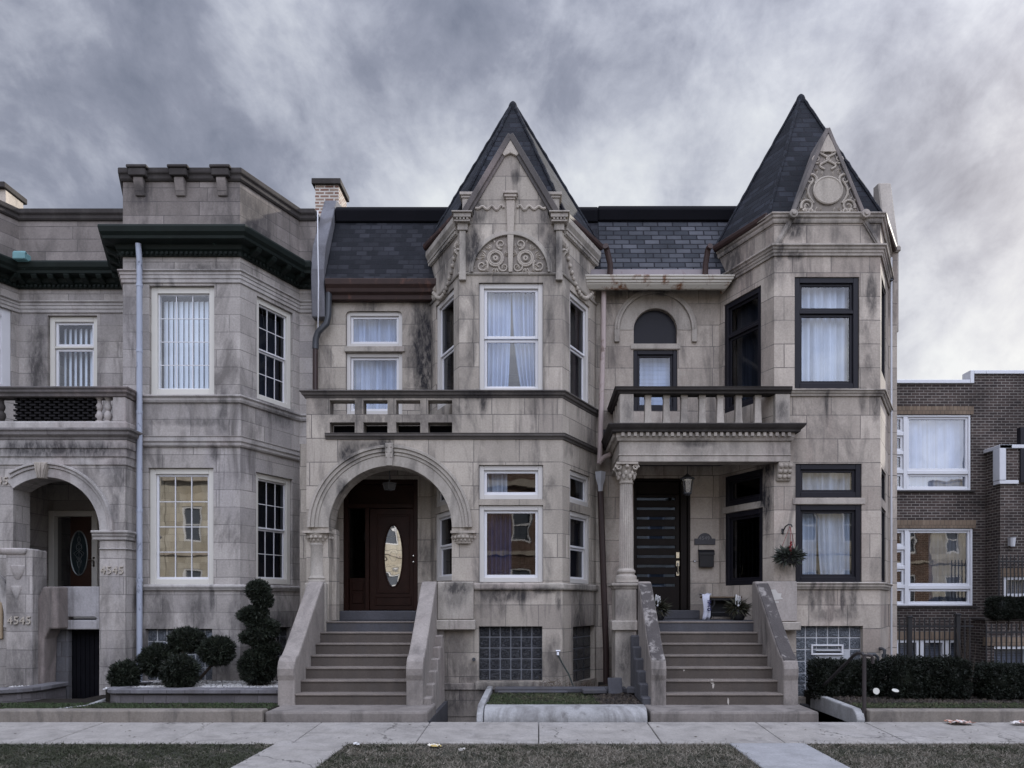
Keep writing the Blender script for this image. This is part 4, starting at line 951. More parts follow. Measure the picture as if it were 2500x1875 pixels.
for fr, flip in ((bR, False), (bL, True)):
    m = M()
    L = fr.L; g = lambda x: (L-x) if flip else x
    P_ = [(g(.12+(L-.3)*i/16), 7.95-.42*math.sin(math.pi*i/16)-.25*i/16) for i in range(17)]
    for p in P_:
        m.ball(fr.P(p[0], .02, p[1]), .042, 5)
    for b in range(9): leaf2(m, fr, (g(.12), 8.0), 1.6+b*.7, .16, .015); leaf2(m, fr, (g(L-.2), 7.66), 1.6+b*.7, .15, .015)
    m.build('carved_garland', S_CARVE, HB, smooth=True)
shell('back_wall', S_AP, -4.348, 1.2, 15.1, 24, 9.3, HB)
# ================================================================== HOUSE C : rosy limestone with flat columned porch
HC = thing('row_house', 'rosy limestone row house with black window frames, columned porch and slate spire', 'house', (4.2, 13, 0))
c0, c1, c2, c3 = 3.52, 4.169, 6.05, 6.83
cW = Fr((1.2, YW), (c0, YW)); cL = Fr((c0, YW), (c1, YB)); cF = Fr((c1, YB), (c2, YB)); cR = Fr((c2, YB), (c3, YW)); cS = Fr((c3, YW), (7.0, YW))
cbay = [(c0, YW), (c1, YB), (c2, YB), (c3, YW)]
zf = lambda v: Z(v, YB)
ZCE = 8.55
v2 = cF.rect(1940, 2098, 676, 948); v1t = cF.rect(1942, 2104, 1132, 1215); v1 = cF.rect(1942, 2104, 1232, 1422); vb = cF.rect(1944, 2107, 1528, 1702)
l2 = (cL.s(1767), cL.s(1858), cL.z(1010,1768), cL.z(745,1768)); l1t = (cL.s(1769), cL.s(1862), cL.z(1238,1771), cL.z(1164,1771)); l1 = (cL.s(1769), cL.s(1862), cL.z(1430,1771), cL.z(1254,1771))
q2 = (cR.s(2152.), cR.s(2163), cR.z(905,2152), cR.z(672,2152)); q1t = (cR.s(2152.), cR.s(2163), cR.z(1215,2152), cR.z(1140,2152)); q1 = (cR.s(2152.), cR.s(2163), cR.z(1422,2152), cR.z(1236,2152))
aw_s, aw_z = cW.s(1600), Z(806, YW); aw_r = 53*YW/F
arw = [(aw_s-aw_r, Z(840,YW)), (aw_s+aw_r, Z(840,YW))] + [(aw_s+aw_r*math.cos(math.radians(a)), aw_z+aw_r*math.sin(math.radians(a))) for a in range(0, 181, 8)]
ww = cW.rect(1546, 1654, 854, 1003); dC = cW.rect(1547, 1685, 1168, 1484); dC = (dC[0], dC[1], 1.40, dC[3])
m = M()
m.panel(cW, [(0,-.5),(cW.L,-.5),(cW.L,8.0),(0,8.0)], [arw, hole(ww), hole(dC)])
m.panel(cL, [(0,-.3),(cL.L,-.3),(cL.L,ZCE),(0,ZCE)], [hole(l2),hole(l1t),hole(l1)])
m.panel(cF, [(0,-1.2),(cF.L,-1.2),(cF.L,ZCE),(0,ZCE)], [hole(v2),hole(v1t),hole(v1),hole(vb)])
m.panel(cR, [(0,-.5),(cR.L,-.5),(cR.L,ZCE),(0,ZCE)], [hole(q2),hole(q1t),hole(q1)])
m.panel(cS, [(0,-.5),(cS.L,-.5),(cS.L,8.6),(0,8.6)], [])
m.build('wall', S_C, HC)
# courses
m = M()
m.sweep([(c1-.0,YB),(c2,YB),(c3,YW)], [(0,zf(968)),(.03,zf(968)),(.04,zf(963)),(.065,zf(961)),(.07,zf(957)),(.095,zf(956)),(.095,zf(953)),(0,zf(951))])
m.sweep([(c1,YB),(c2,YB),(c3,YW)], [(0,zf(1439)),(.03,zf(1439)),(.045,zf(1434)),(.065,zf(1432)),(.065,zf(1427)),(.09,zf(1425)),(.09,zf(1422.5)),(0,zf(1421))])
m.sweep(cbay, [(0,zf(626)),(.03,zf(626)),(.035,zf(620)),(.05,zf(619)),(.055,zf(613)),(.075,zf(612)),(.08,zf(607)),(.11,zf(605)),(.11,zf(601)),(0,zf(599))])
m.sweep(cbay, [(0,zf(546)),(.025,zf(546)),(.04,zf(541)),(.04,zf(536)),(.07,zf(534)),(.075,zf(529)),(.10,zf(527)),(.10,zf(523.5)),(0,zf(523))])
m.obox(cF, cF.s(1935), cF.s(2112), -.1, .015, zf(1231), zf(1216)); m.obox(cL, l1[0]-.05, l1[1]+.02, -.1, .015, l1[3]+.003, l1t[2]-.003)
m.obox(cW, cW.s(1540), cW.s(1661), -.1, .02, Z(852.5,YW), Z(839.5,YW))
m.islands('string_course', S_CT, HC, bevel=.005)
m = M(); N0, N1 = 88*YW/F, 97*YW/F
m.arc(cW, aw_s, aw_z, aw_r+.002, N0, 0, 180, 0, .012, 28); m.arc(cW, aw_s, aw_z, N0, N1-.02, 0, 180, 0, .06, 28); m.arc(cW, aw_s, aw_z, N1-.02, N1+.03, 0, 180, 0, .045, 28)
for sg in (-1, 1): m.obox(cW, aw_s+sg*(N0+N1+.03)/2-.05, aw_s+sg*(N0+N1+.03)/2+.05, 0, .055, Z(836,YW), aw_z)
m.build('hood_mould', S_CT, HC, bevel=.006, smooth=True, angle=50)
m = M(); m.panel(cW, [(a*1., b) for a, b in [(aw_s+(p-aw_s)*.998, q) for p, q in arw]], [], .06, -.1); m.build('blind_arch_panel', BLACKF, HC)
# windows
bk = dict(casing=BLACKF, cw=.095, sash=BLACKF, sw=.05, rev=.02)
tr = ((0,.29,0),(.29,1,0))
window(HC, cF, v2, rows=tr, gap=.06, pane=GL_SKY, cur=c_full(SHEERW, 7), label='black framed upper bay window with white curtains and transom', **bk)
window(HC, cF, v1t, pane=glass('transom_glass', .1, 1.8), cur=c_full(SHEERW, 7), name='transom_window', **bk)
window(HC, cF, v1, pane=GL, cur=c_pair(SHEERW, .01, .05, .36), label='black framed lower bay window with white curtains', **bk)
window(HC, cL, l2, rows=tr, gap=.06, pane=GL_DRK, cur=c_full(DRAPE), **bk)
window(HC, cL, l1t, pane=GL_DRK, name='transom_window', **bk); window(HC, cL, l1, pane=GL_DRK, cur=c_slats(DBLIND, 40, .12), **bk)
bn = dict(casing=BLACKF, cw=.05, sash=BLACKF, sw=.04, rev=.02)
for r, nm in ((q2,'window'),(q1t,'transom_window'),(q1,'window')): window(HC, cR, r, pane=GL_DRK, name=nm, **bn)
def hblind(p, fr, a, b, z0, z1, n):
    m = M(); k = 12
    for i in range(k): z = z0+(z1-z0)*i/k; m.obox(fr, a, b, n-.012, n, z+.004, z+(z1-z0)/k)
    m.build('blind', SHEER, p)
window(HC, cW, ww, pane=GL_SKY, cur=hblind, label='small black framed balcony window with pale blind', **{**bk, 'cw': .08})
gb = glass_block(HC, cF, vb, 6, 6, GB_PALE, MORT_W, label='pale ribbed glass block basement window with vent', vent=(2, 3, 5, 4))
dx6, dz6 = (vb[1]-vb[0])/6, (vb[3]-vb[2])/6
m = M(); m.ring(cF, cF.s(1984), cF.s(2063), zf(1600), zf(1574), .03, -.12, -.06); m.obox(cF, cF.s(1984)+.03, cF.s(2063)-.03, -.13, -.1, zf(1600)+.03, zf(1590)); m.build('vent_frame', WHITE, gb, bevel=.004)
m = M(); m.obox(cF, cF.s(1984)+.03, cF.s(2063)-.03, -.12, -.105, zf(1600)+.03, zf(1574)-.03); m.build('vent_flap', BLACKF, gb)
# porch: floor, entablature, cornice, balustrade
YE = 12.9; xe0, xe1 = X(1512, YE), X(1930, YE); ze = lambda v: Z(v, YE)
ep = [(xe0, YW), (xe0, YE), (xe1, YE), (xe1, YB+.2)]
m = M(); m.sweep(ep, [(-.32,ze(1127)),(0,ze(1127)),(0,ze(1113)),(.015,ze(1112)),(.015,ze(1110)),(0,ze(1109)),(0,ze(1077)),(-.32,ze(1077))]); m.build('porch_beam', S_CT, HC, bevel=.005)
m = M(); m.sweep(ep, [(-.3,ze(1077)),(.03,ze(1077)),(.05,ze(1070)),(.06,ze(1068)),(.06,ze(1058)),(-.3,ze(1058))]); m.dentils(ep[:3], .06, .11, ze(1068)+.002, ze(1058), .055, .05); m.build('dentil_band', S_CT, HC, bevel=.003)
m = M(); m.sweep(ep, [(-.3,ze(1058)),(.13,ze(1058)),(.14,ze(1053)),(.18,ze(1048)),(.21,ze(1042)),(.21,ze(1039)),(-.3,ze(1037))]); m.build('porch_cornice', S_BLK, HC, bevel=.006)
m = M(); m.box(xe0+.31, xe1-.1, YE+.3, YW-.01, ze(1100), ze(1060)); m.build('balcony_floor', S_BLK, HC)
m = M(); m.box(1.25, c0-.02, YW+.0-.02, YW-.001, ze(1050), ze(1000)); m.build('flashing', DARKC, HC)
zb = ze(1039)
yb_ = YE+.04
m = M(); m.sweep([(xe0-.0,YW-.02),(xe0-.0,yb_),(X(1932,yb_),yb_)], [(-.24,Z(961,yb_)),(.01,Z(961,yb_)),(.02,Z(956,yb_)),(.06,Z(954,yb_)),(.07,Z(948,yb_)),(.085,Z(946,yb_)),(-.28,Z(944,yb_))]); m.build('balustrade_cap', S_BLK, HC, bevel=.006)
for u0, u1 in ((1513,1547),(1893,1929)):
    m = M(); m.box(X(u0,yb_), X(u1,yb_), yb_, yb_+.26, zb, Z(961,yb_)); m.build('balustrade_pedestal', S_CT, HC, bevel=.012)
for u in (1582, 1627, 1670, 1714, 1758, 1803, 1850):
    x = X(u, yb_+.1); m = M(); h = Z(961,yb_)-zb
    m.lathe((x, yb_+.13, zb), [(.098,0),(.098,.05),(.088,.12),(.078,h*.6),(.075,h-.06),(.085,h-.05),(.085,h)], 4)
    o = m.build('baluster', S_CT, HC, bevel=.006)
    for vv in o.data.vertices:
        a = vv.co.x+4.2-x; b = vv.co.y+13-(yb_+.13); vv.co.x = x-4.2+(a-b)*.7071; vv.co.y = yb_+.13-13+(a+b)*.7071
for i in range(3):
    yy = 13.35+i*.36; m = M(); m.box(xe0+.02, xe0+.16, yy, yy+.14, zb, Z(961,yb_)); m.build('baluster', S_CT, HC, bevel=.01)
# column with leafy capital
xc, yc = X(1529, YE+.15), YE+.17
m = M(); cb, ct = 2.10, ze(1175); N = 40; prof = []
vs = []; lev = [(cb+.22, .128), (cb+.9, .128), (ct-.5, .118), (ct, .112)]
for z, r in lev:
    for k in range(N*2):
        a = math.pi*k/N; rr = r*(1 if k % 4 < 2 else .90); vs.append((xc+rr*math.cos(a), yc+rr*math.sin(a), z))
K = N*2; m.add(vs, [(i*K+k, i*K+(k+1)%K, (i+1)*K+(k+1)%K, (i+1)*K+k) for i in range(3) for k in range(K)])
m.build('column_shaft', S_CT, HC)
m = M(); m.box(xc-.19, xc+.19, yc-.19, yc+.19, cb-.03, cb+.02)
m.lathe((xc, yc, cb), [(.185,.02),(.19,.05),(.18,.09),(.15,.11),(.148,.13),(.165,.15),(.165,.18),(.14,.2),(.13,.222)], 26); m.build('column_base', S_CT, HC, smooth=True)
m = M(); zt1 = ze(1128); h = zt1-ct
m.lathe((xc, yc, ct), [(.125,-.02),(.13,0),(.118,.01),(.12,h*.5),(.15,h*.86),(.16,h*.88)], 20); m.box(xc-.19, xc+.19, yc-.19, yc+.19, zt1-.035, zt1)
for i in range(8):
    a = 2*math.pi*i/8
    for lv, rr, s_ in ((.28,.14,.034),(.45,.155,.03)): m.ball((xc+rr*math.cos(a+lv*1.4), yc+rr*math.sin(a+lv*1.4), ct+h*lv), s_, 5, (1,1,1.5))
for sx in (-1, 1):
    for sy in (-1, 1):
        o = Vector((xc+sx*.15, yc+sy*.15, ct+h*.74)); 
        m.tube([(o.x+sx*(.055-.04*k/14)*math.cos(k*.6), o.y, o.z+(.055-.04*k/14)*math.sin(k*.6)) for k in range(15)], .018, 6)
m.ball((xc, yc-.17, ct+h*.78), .035, 6); m.build('capital', S_CARVE, HC, smooth=True)
# bracket capital at the bay
m = M(); x0, x1 = X(1897,YB-.05), X(1931,YB-.05)
m.prism([(x0, YB, ze(1128)),(x0, YB-.16, ze(1128)),(x0, YB-.15, ze(1140)),(x0, YB-.09, ze(1155)),(x0, YB-.05, ze(1171)),(x0, YB, ze(1171))], (x1-x0,0,0))
for i in range(3):
    for j in range(3): m.ball((x0+(x1-x0)*(i+.5)/3, YB-.14+.035*j, ze(1137+j*12)), .045, 5)
m.build('bracket_capital', S_CARVE, HC, smooth=True, bevel=.006)
m = M(); m.box(X(1500,13.0), X(1552,13.0), 12.85, 13.5, -.3, ze(1438)); m.build('column_pedestal', S_CT, HC, bevel=.012)
m = M(); pp = [(X(1500,12.9)-.0,13.5),(X(1500,12.9),12.85),(X(1555,12.9),12.85)]; z0 = ze(1438); m.sweep(pp, [(-.3,z0),(.01,z0),(.03,z0+.04),(.06,z0+.06),(.06,z0+.1),(-.3,z0+.12)]); m.build('pedestal_moulding', S_CT, HC, bevel=.006); m = M(); z0 = ze(1538); m.sweep(pp, [(-.2,z0),(.05,z0),(.05,z0+.15),(.0,z0+.17),(-.2,z0+.17)]); m.build('pedestal_moulding', S_CT, HC, bevel=.006)
m = M(); m.box(1.7, 3.99, 12.92, YW-.01, 1.15, 1.40); m.box(1.75, 3.05, 13.95, YW-.012, 1.401, 1.57); m.build('porch_floor', DARKC, HC, bevel=.012)
m = M(); m.box(X(1866,12.93), X(1945,12.93), 12.9, YB+.02, zf(1517), zf(1420)); m.build('stair_pedestal', stone('patched_pedestal', (.36,.325,.30), joints=False, dirt=.2, stains=[]), HC, bevel=.014)
m = M(); f = Fr((X(1866,12.9),12.9),(X(1945,12.9),12.9)); pc = [(1866,1435),(1872,1433),(1880,1440),(1893,1439),(1899,1448),(1908,1449),(1906,1458),(1912,1462),(1899,1464),(1890,1466),(1878,1462),(1872,1452)]
m.panel(f, [(f.s(u), Z(v,12.9)) for u, v in pc], [], .004, .004); m.panel(f, [(f.s(u), Z(v,12.9)) for u, v in ((1879,1467),(1901,1467.5),(1901,1472),(1880,1471.5))], [], .004, .004); m.build('plaster_patch', plain('pale_plaster', (.52,.50,.47), .9, .1, var=.08), HC)
m = M(); m.box(X(1862,12.9), X(1953,12.9), 12.84, YB+.0, zf(1538), zf(1518)); m.build('pedestal_ledge', S_CT, HC, bevel=.014)
# front door with lit slots
dd = M(); s0, s1, z0, z1 = dC; le = cW.s(1661)
dd.ring(cW, s0, s1, z0, z1, .05, -.2, .02); dd.obox(cW, le+.01, s1-.05, -.19, -.03, z0+.17, z1-.05); dd.obox(cW, s0+.05, le, -.19, -.1, Z(1205,YW), z1-.05)
door = dd.build('front_door', WOODC, HC, bevel=.008, label='espresso front door with rows of narrow glass slots')
m = M(); hs = []
for i in range(10):
    v = 1217+i*23.5; hs.append([(cW.s(1556),Z(v+3.2,YW)),(cW.s(1650),Z(v+3.2,YW)),(cW.s(1650),Z(v-3.2,YW)),(cW.s(1556),Z(v-3.2,YW))])
m.panel(cW, [(s0+.055,1.575),(le-.004,1.575),(le-.004,Z(1206,YW)),(s0+.055,Z(1206,YW))], hs, .05, -.07); m.build('door_leaf', WOODC, door, bevel=.004)
m = M(); m.add([cW.P(a,-.095,b) for a, b in ((s0+.06,1.6),(le-.01,1.6),(le-.01,Z(1206,YW)),(s0+.06,Z(1206,YW)))], [(0,1,2,3)]); m.build('glass_slots', GL_TINT, door)
m = M(); hx = cW.s(1662)-.05; m.obox(cW, hx-.03, hx+.03, -.07, -.045, Z(1362,YW), Z(1348,YW)); m.obox(cW, hx-.03, hx+.03, -.07, -.045, Z(1382,YW), Z(1369,YW)); m.obox(cW, hx-.025, hx+.025, -.07, -.045, Z(1405,YW), Z(1396,YW))
m.tube([cW.P(hx, -.04, Z(1374,YW)), cW.P(hx, .0, Z(1377,YW)), cW.P(hx, .01, Z(1388,YW)), cW.P(hx, .0, Z(1399,YW)), cW.P(hx, -.04, Z(1401,YW))], .011, 8); m.build('door_handle', BRASS, door, smooth=True)
m = M(); m.tube([cW.P(cW.s(1696), 0, Z(1370,YW)), cW.P(cW.s(1696), .012, Z(1370,YW))], .027, 14); m.build('doorbell', plain('bell_plate', (.03,.03,.03), .5), HC); m = M(); m.tube([cW.P(cW.s(1696), .012, Z(1370,YW)), cW.P(cW.s(1696), .02, Z(1370,YW))], .017, 12); m.build('bell_button', WHITE, HC)
# roof between the towers, gutters, pipes
m = M(); m.prism([(1.202, y, z) for y, z in ((14.14,7.9),(14.2,8.06),(14.9,9.46),(15.1,9.46),(15.1,7.9))], (5.6,0,0)); m.build('mansard_roof', ROOFC, HC)
m = M(); m.prism([(1.202, y, z) for y, z in ((14.83,9.40),(14.8,9.62),(14.9,9.74),(15.3,9.74),(15.3,9.4))], (5.6,0,0)); m.build('roof_edge', MEMB, HC, bevel=.02)
m = M(); m.prism([(X(1440,14.0), y, z) for y, z in ((14.05,7.86),(14.12,8.1),(14.2,8.12),(14.2,7.86))], (X(1762,14.0)-X(1440,14.0),0,0)); m.build('roof_flashing', FLASH, HC)
m = M(); yg = 14.02; m.sweep([(X(1442,yg), 14.3), (X(1442,yg), 14.05), (X(1768,yg), 14.05), (X(1768,yg), 14.25)], [(-.02,Z(706,yg)),(.03,Z(705,yg)),(.09,Z(697,yg)),(.10,Z(694,yg)),(.12,Z(693,yg)),(.12,Z(689,yg)),(.15,Z(687,yg)),(.15,Z(683,yg)),(.17,Z(681,yg)),(.17,Z(678,yg)),(-.02,Z(677,yg))]); m.build('eaves_gutter', RUSTY_CREAM, HC, bevel=.004)
for u, du in ((1478, 12), (1733, -10)):
    m = M(); m.tube([(X(u,13.9),13.85,8.42),(X(u+du*.3,13.9),13.95,8.4),(X(u+du,14),14.02,8.15),(X(u+du,14),14.05,7.93)], .055, 10); m.build('roof_leader', RUST, HC, smooth=True)
m = M(); m.tube([(X(1474,14.2),14.2,7.75),(X(1473,14.2),14.2,6.6)], .05, 10); m.tube([(X(1472,14.2),14.2,6.6),(X(1464,14.2),14.18,4.45),(X(1463,14.18),14.17,4.38)], .05, 10); m.tube([(X(1463,14.2),14.17,4.4),(X(1474,14.2),14.1,4.5),(X(1490,14.2),14.05,4.55)], .045, 10); m.build('downspout', PIPE_PINK, HC, smooth=True, label='faded pink downspout in the corner between two houses')
m = M(); m.lathe((X(1466,14.15), 14.15, Z(1200,14.15)), [(.04,0),(.05,.12),(.09,.25),(.1,.38)], 4); m.build('rain_head', ALU, HC)
m = M(); m.tube([(X(1466,14.15),14.15,Z(1200,14.15)),(X(1471,14.15),14.15,Z(1350,14.15)),(X(1480,14.1),14.1,Z(1600,14.1)),(X(1480,14.1),14.1,Z(1690,14.1))], .06, 10); m.build('downspout', PIPE_BROWN, HC, smooth=True, label='black brown lower drain pipe with a pale funnel above')
# turret roof and gable
cx2 = (c1+c2)/2
plC = turret(HC, cbay, (cx2, 14.37, 11.66), 8.60, .10, ROOFS, 15.9, .07)
gcs = cx2-c1; gz = zf(308); gw = .62
m = M(); m.panel(cF, [(gcs-gw,ZCE+.02),(gcs+gw,ZCE+.02),(gcs,gz-.08)], [], .9, -.012); m.build('gable_wall', S_CT, HC)
m = M()
for sg in (-1, 1):
    bar(m, cF, (gcs+sg*(gw+.01), ZCE+.03), (gcs, gz-.06), .065, -.95, .05+.002*sg); bar(m, cF, (gcs+sg*(gw-.055), ZCE+.03), (gcs, gz-.20), .03, -.06, .02+.002*sg)
m.build('gable_coping', stone('gable_coping_rosy', (.15,.137,.13), joints=False, dirt=.8), HC, bevel=.008)
m = M(); m.panel(cF, [(gcs-.16,zf(374)),(gcs+.16,zf(374)),(gcs,gz-.16)], [], .03, .046); m.build('gable_tip', S_CARVE, HC, bevel=.006)
m = M()
o = (gcs, zf(467))
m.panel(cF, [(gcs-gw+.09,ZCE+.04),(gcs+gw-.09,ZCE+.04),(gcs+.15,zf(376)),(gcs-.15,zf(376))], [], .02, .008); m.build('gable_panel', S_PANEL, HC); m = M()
disc = [(o[0]+.225*math.cos(i*.2618), o[1]+.21*math.sin(i*.2618)) for i in range(24)]; m.panel(cF, disc, [], .05, .045)
m.tube([cF.P(o[0]+.245*math.cos(i*.2618), .03, o[1]+.23*math.sin(i*.2618)) for i in range(24)], .024, 6, close=True)
for sg in (-1, 1):
    S = lambda pts: [(gcs+sg*p, zf(525)+q) for p, q in pts]
    relief(m, cF, S(spiral((.36,.15), .12, .02, -.4, 1.5)), .024, .02, True); relief(m, cF, S(spiral((.30,.62), .11, .02, -2.4, -1.3)) , .026, .02, True)
    relief(m, cF, S(spiral((.2,.98), .0+.08, .015, -2., 1.4)), .018, .02, True); relief(m, cF, S(spiral((.10,1.16), .07, .012, 2., 1.2)), .016, .02, True)
    relief(m, cF, S([(.06+.08*math.sin(i*.55), .8+.42*i/20) for i in range(21)]), .018, .022); relief(m, cF, S([(.44-.22*i/14, .06+.03*math.sin(i*.9)) for i in range(15)]), .022, .02)
    relief(m, cF, S([(.25+.1*math.sin(i*.22), .2+.4*i/14) for i in range(15)]), .02, .02)
    for p, q, an in ((.5,.03,.1),(.47,.2,1.4),(.33,.3,1.),(.3,.03,2.6),(.2,.7,1.8),(.28,.72,1.2),(.1,.68,1.6),(.17,1.02,1.3),(.03,1.2,1.4),(.14,.6,.4),(.36,.42,.9),(.45,.06,.3),(.4,.24,1.2),(.22,.06,2.),(.1,.05,1.2),(.05,.9,1.5),(.12,.88,.7),(.16,.78,.2),(.06,1.05,1.2),(.42,.1,2.2)): leaf2(m, cF, (gcs+sg*p, zf(525)+q), an if sg > 0 else math.pi-an, .1, .02)
m.build('carved_gable', S_CARVE, HC, smooth=True)
for sg, u in ((-1, 1932), (1, 2107)):
    m = M(); c = cF.s(u); m.tube([cF.P(c, .05, zf(530)), cF.P(c, .14, zf(530))], .075, 14); m.tube([cF.P(c, .14, zf(530)), cF.P(c, .165, zf(530))], .035, 10)
    e = c+sg*.27; bar(m, cF, (c, zf(536)), (e, zf(598)), .09, 0, .03); bar(m, cF, (c, zf(536)), (e, zf(598)), .045, .03, .045)
    m.build('gable_scroll', S_CT, HC, bevel=.006)
m = M(); m.prism([(6.78, y, z) for y, z in ((14.401,8.55),(14.45,8.9),(14.72,10.1),(14.95,10.13),(14.95,9.0),(16,9.0),(16,7),(14.401,7))], (.26,0,0)); m.build('fire_wall', S_CT, HC, bevel=.02)
m = M(); m.box(6.75, 7.06, YW-.06, YW+.3, 8.55, 8.68); m.build('pilaster_cap', S_CT, HC, bevel=.03)
m = M(); m.tube([cR.P(cR.L-.1, .06, z) for z in (.5, 2., 4., 8.4)], .02, 8); m.build('conduit', ALU, HC, smooth=True)
shell('back_wall', S_AP, 1.202, 7.0, 15.1, 24, 9.3, HC)

# ================================================================== brick building on the right
HD = thing('brick_building', 'dark brown brick apartment building with wide white windows at the right', 'building', (10, 18, 0))
YD = 18.0; dF = Fr((6.9, YD), (10.9, YD)); YG = 17.4; dS = Fr((10.9, YD), (10.9, YG+.301)); dG = Fr((10.9, YG), (18., YG)); lG = Fr((10.25, 16.9), (18., 16.9)); dU = Fr((10.9, YD), (18., YD))
zd = lambda v: Z(v, YD)
W2 = dF.rect(2186, 2371, 1012, 1197); W1 = dF.rect(2188, 2376, 1290, 1479); WB = dF.rect(2190, 2377, 1562, 1640)
W2 = (dF.s(2120), W2[1], W2[2], W2[3]); W1 = (dF.s(2120), W1[1], W1[2], W1[3]); WB = (dF.s(2120), WB[1], WB[2], WB[3])
m = M(); st = dF.s(2376); ztl, ztr = zd(937), zd(914)
m.panel(dF, [(0,-.5),(dF.L,-.5),(dF.L,ztr),(st,ztr),(st,ztl),(0,ztl)], [hole(W2),hole(W1),hole(WB)])
ZG = Z(1108, YD); WG2 = (.02+.06, 3., Z(1457,YG), Z(1408,YG)); WG1 = (lG.s(2412), 3., -.1, Z(1577,16.9)); ZL = Z(1515,16.9)
m.panel(dS, [(0,-.5),(dS.L,-.5),(dS.L,ZG),(0,ZG)], []); m.panel(dG, [(0,-.5),(dG.L,-.5),(dG.L,ZG),(0,ZG)], [hole(WG2)]); m.panel(lG, [(0,-.5),(lG.L,-.5),(lG.L,ZL),(0,ZL)], [hole(WG1)]); m.box(10.252, 10.45, 16.91, YG+.5, -.5, ZL-.002); m.panel(dU, [(0,ZG-.5),(dU.L,ZG-.5),(dU.L,ztr),(0,ztr)], [])
m.build('wall', BRICK_D, HD)
m = M(); m.obox(dF, 0, st-.1, -.3, .05, ztl, ztl+.09); m.obox(dF, st-.1, st+.0, -.3, .052, ztl-.0, ztr+.09); m.obox(dF, st+.0, dF.L, -.3, .05, ztr, ztr+.09); m.obox(dU, 0, dU.L, -.3, .05, ztr, ztr+.09); m.build('metal_coping', ALU, HD, bevel=.01)
m = M(); m.obox(dS, -.0, dS.L+.35, -.25, .05, ZG, ZG+.09); m.obox(dG, -.049, dG.L, -.25, .049, ZG+.001, ZG+.09); m.obox(dG, -.06, .1, -.2, .06, ZG-.75, ZG-.0); m.obox(dG, -.055, .4, -.2, .055, ZG-.84, ZG-.751); m.build('metal_trim', ALU, HD, bevel=.01)
m = M(); m.obox(dG, .45, 3, -.1, .04, ZG-.8, ZG+.5); m.build('dark_panel', BLACKF, HD)
m = M()
for r in (W2, W1, WB): m.obox(dF, r[0]-.1, r[1]+.06, -.1, .012, r[3]+.004, r[3]+.2)
for r, g_ in ((WG2, dG), (WG1, lG)): m.obox(g_, r[0]-.06, r[1]+.1, -.1, .012, r[3]+.004, r[3]+.2)
m.islands('lintel', BRICK_S, HD)
m = M()
for r in (W2, W1): m.obox(dF, r[0]-.1, r[1]+.08, -.1, .05, r[2]-.05, r[2]-.003)
m.islands('sill', S_BLK, HD, bevel=.008)
def big_window(r, split, cur, lab):
    s0, s1, z0, z1 = r; fw = .07; xm = dF.s(split)
    m = M(); m.ring(dF, s0+.003, s1-.003, z0+.003, z1-.003, .05, -.14, -.02)
    m.obox(dF, xm-.05, xm+.05, -.14, -.022, z0+.05, z1-.05)
    zl = z0+(z1-z0)*.24
    m.obox(dF, xm+.05, s1-.05, -.14, -.024, zl-.045, zl+.045)
    for k in range(1, 4): z = z0+(z1-z0)*k/4; m.obox(dF, s0+.05, xm-.05, -.14, -.024, z-.045, z+.045)
    w = m.build('window', LGREY, HD, bevel=.006, label=lab)
    m = M(); 
    for a, b, c, d_ in ((xm+.05, s1-.05, zl+.045, z1-.05), (xm+.05, s1-.05, z0+.05, zl-.045)): m.ring(dF, a, b, c, d_, .055, -.12, -.06)
    for k in range(4): m.ring(dF, s0+.05, xm-.05, z0+(z1-z0)*k/4+.047, z0+(z1-z0)*(k+1)/4-.047, .06, -.12, -.06)
    m.build('sash', LGREY, w, bevel=.004)
    m = M(); m.add([dF.P(a,-.1,b) for a, b in ((s0+.05,z0+.05),(s1-.05,z0+.05),(s1-.05,z1-.05),(s0+.05,z1-.05))], [(0,1,2,3)]); m.build('pane', glass('wide_window_glass', .13, 2.0), w)
    cur(w, xm, s1, z0, z1)
big_window(W2, 2212, lambda w, a, b, c, d_: curtain(w, dF, [(a, b, a, b)], c, d_, -.25, SHEER), 'upper wide white window with a pale blue sheer')
big_window(W1, 2215, lambda w, a, b, c, d_: curtain(w, dF, [(a+(b-a)*.4, b, a+(b-a)*.4, b)], c, d_, -.25, DRAPE), 'lower wide white window with a half drawn grey curtain')
def bwin(fr, r, n):
    s0, s1, z0, z1 = r; m = M(); m.ring(fr, s0+.003, s1-.003, z0+.003, z1-.003, .07, -.14, -.02)
    for i in range(1, n): x = s0+(s1-s0)*i/n; m.obox(fr, x-.1, x+.1, -.14, -.022, z0+.07, z1-.07)
    w = m.build('window', LGREY, HD, bevel=.006); m = M(); m.add([fr.P(a,-.1,b) for a, b in ((s0+.05,z0+.05),(s1-.05,z0+.05),(s1-.05,z1-.05),(s0+.05,z1-.05))], [(0,1,2,3)]); m.build('pane', GL, w)
    m = M()
    for i in range(14): z = z0+(z1-z0)*i/14; m.obox(fr, s0+.06, s1-.06, -.2, -.185, z, z+(z1-z0)/17)
    m.build('blind', plain('slate_blind', (.13,.14,.17), .7), w)
bwin(dF, WB, 4); bwin(lG, WG1, 3); bwin(dG, WG2, 2)
m = M(); x = 11.12; m.lathe((x, YG-.1, Z(1335,YG)), [(.05,0),(.06,.1),(.07,.2),(.08,.22)], 12); m.box(x-.05, x+.05, YG-.07, YG, Z(1333,YG), Z(1312,YG)); m.build('wall_lamp', ALU, HD)
m = M(); m.box(10.2, 18, 16.86, YG-.004, ZL+.001, ZL+.06); m.build('planter_ledge', S_BLK, HD, bevel=.01)
shell('back_wall', BRICK_D, 6.92, 18, 18.3, 27, 7.0, HD, zb=-.5)
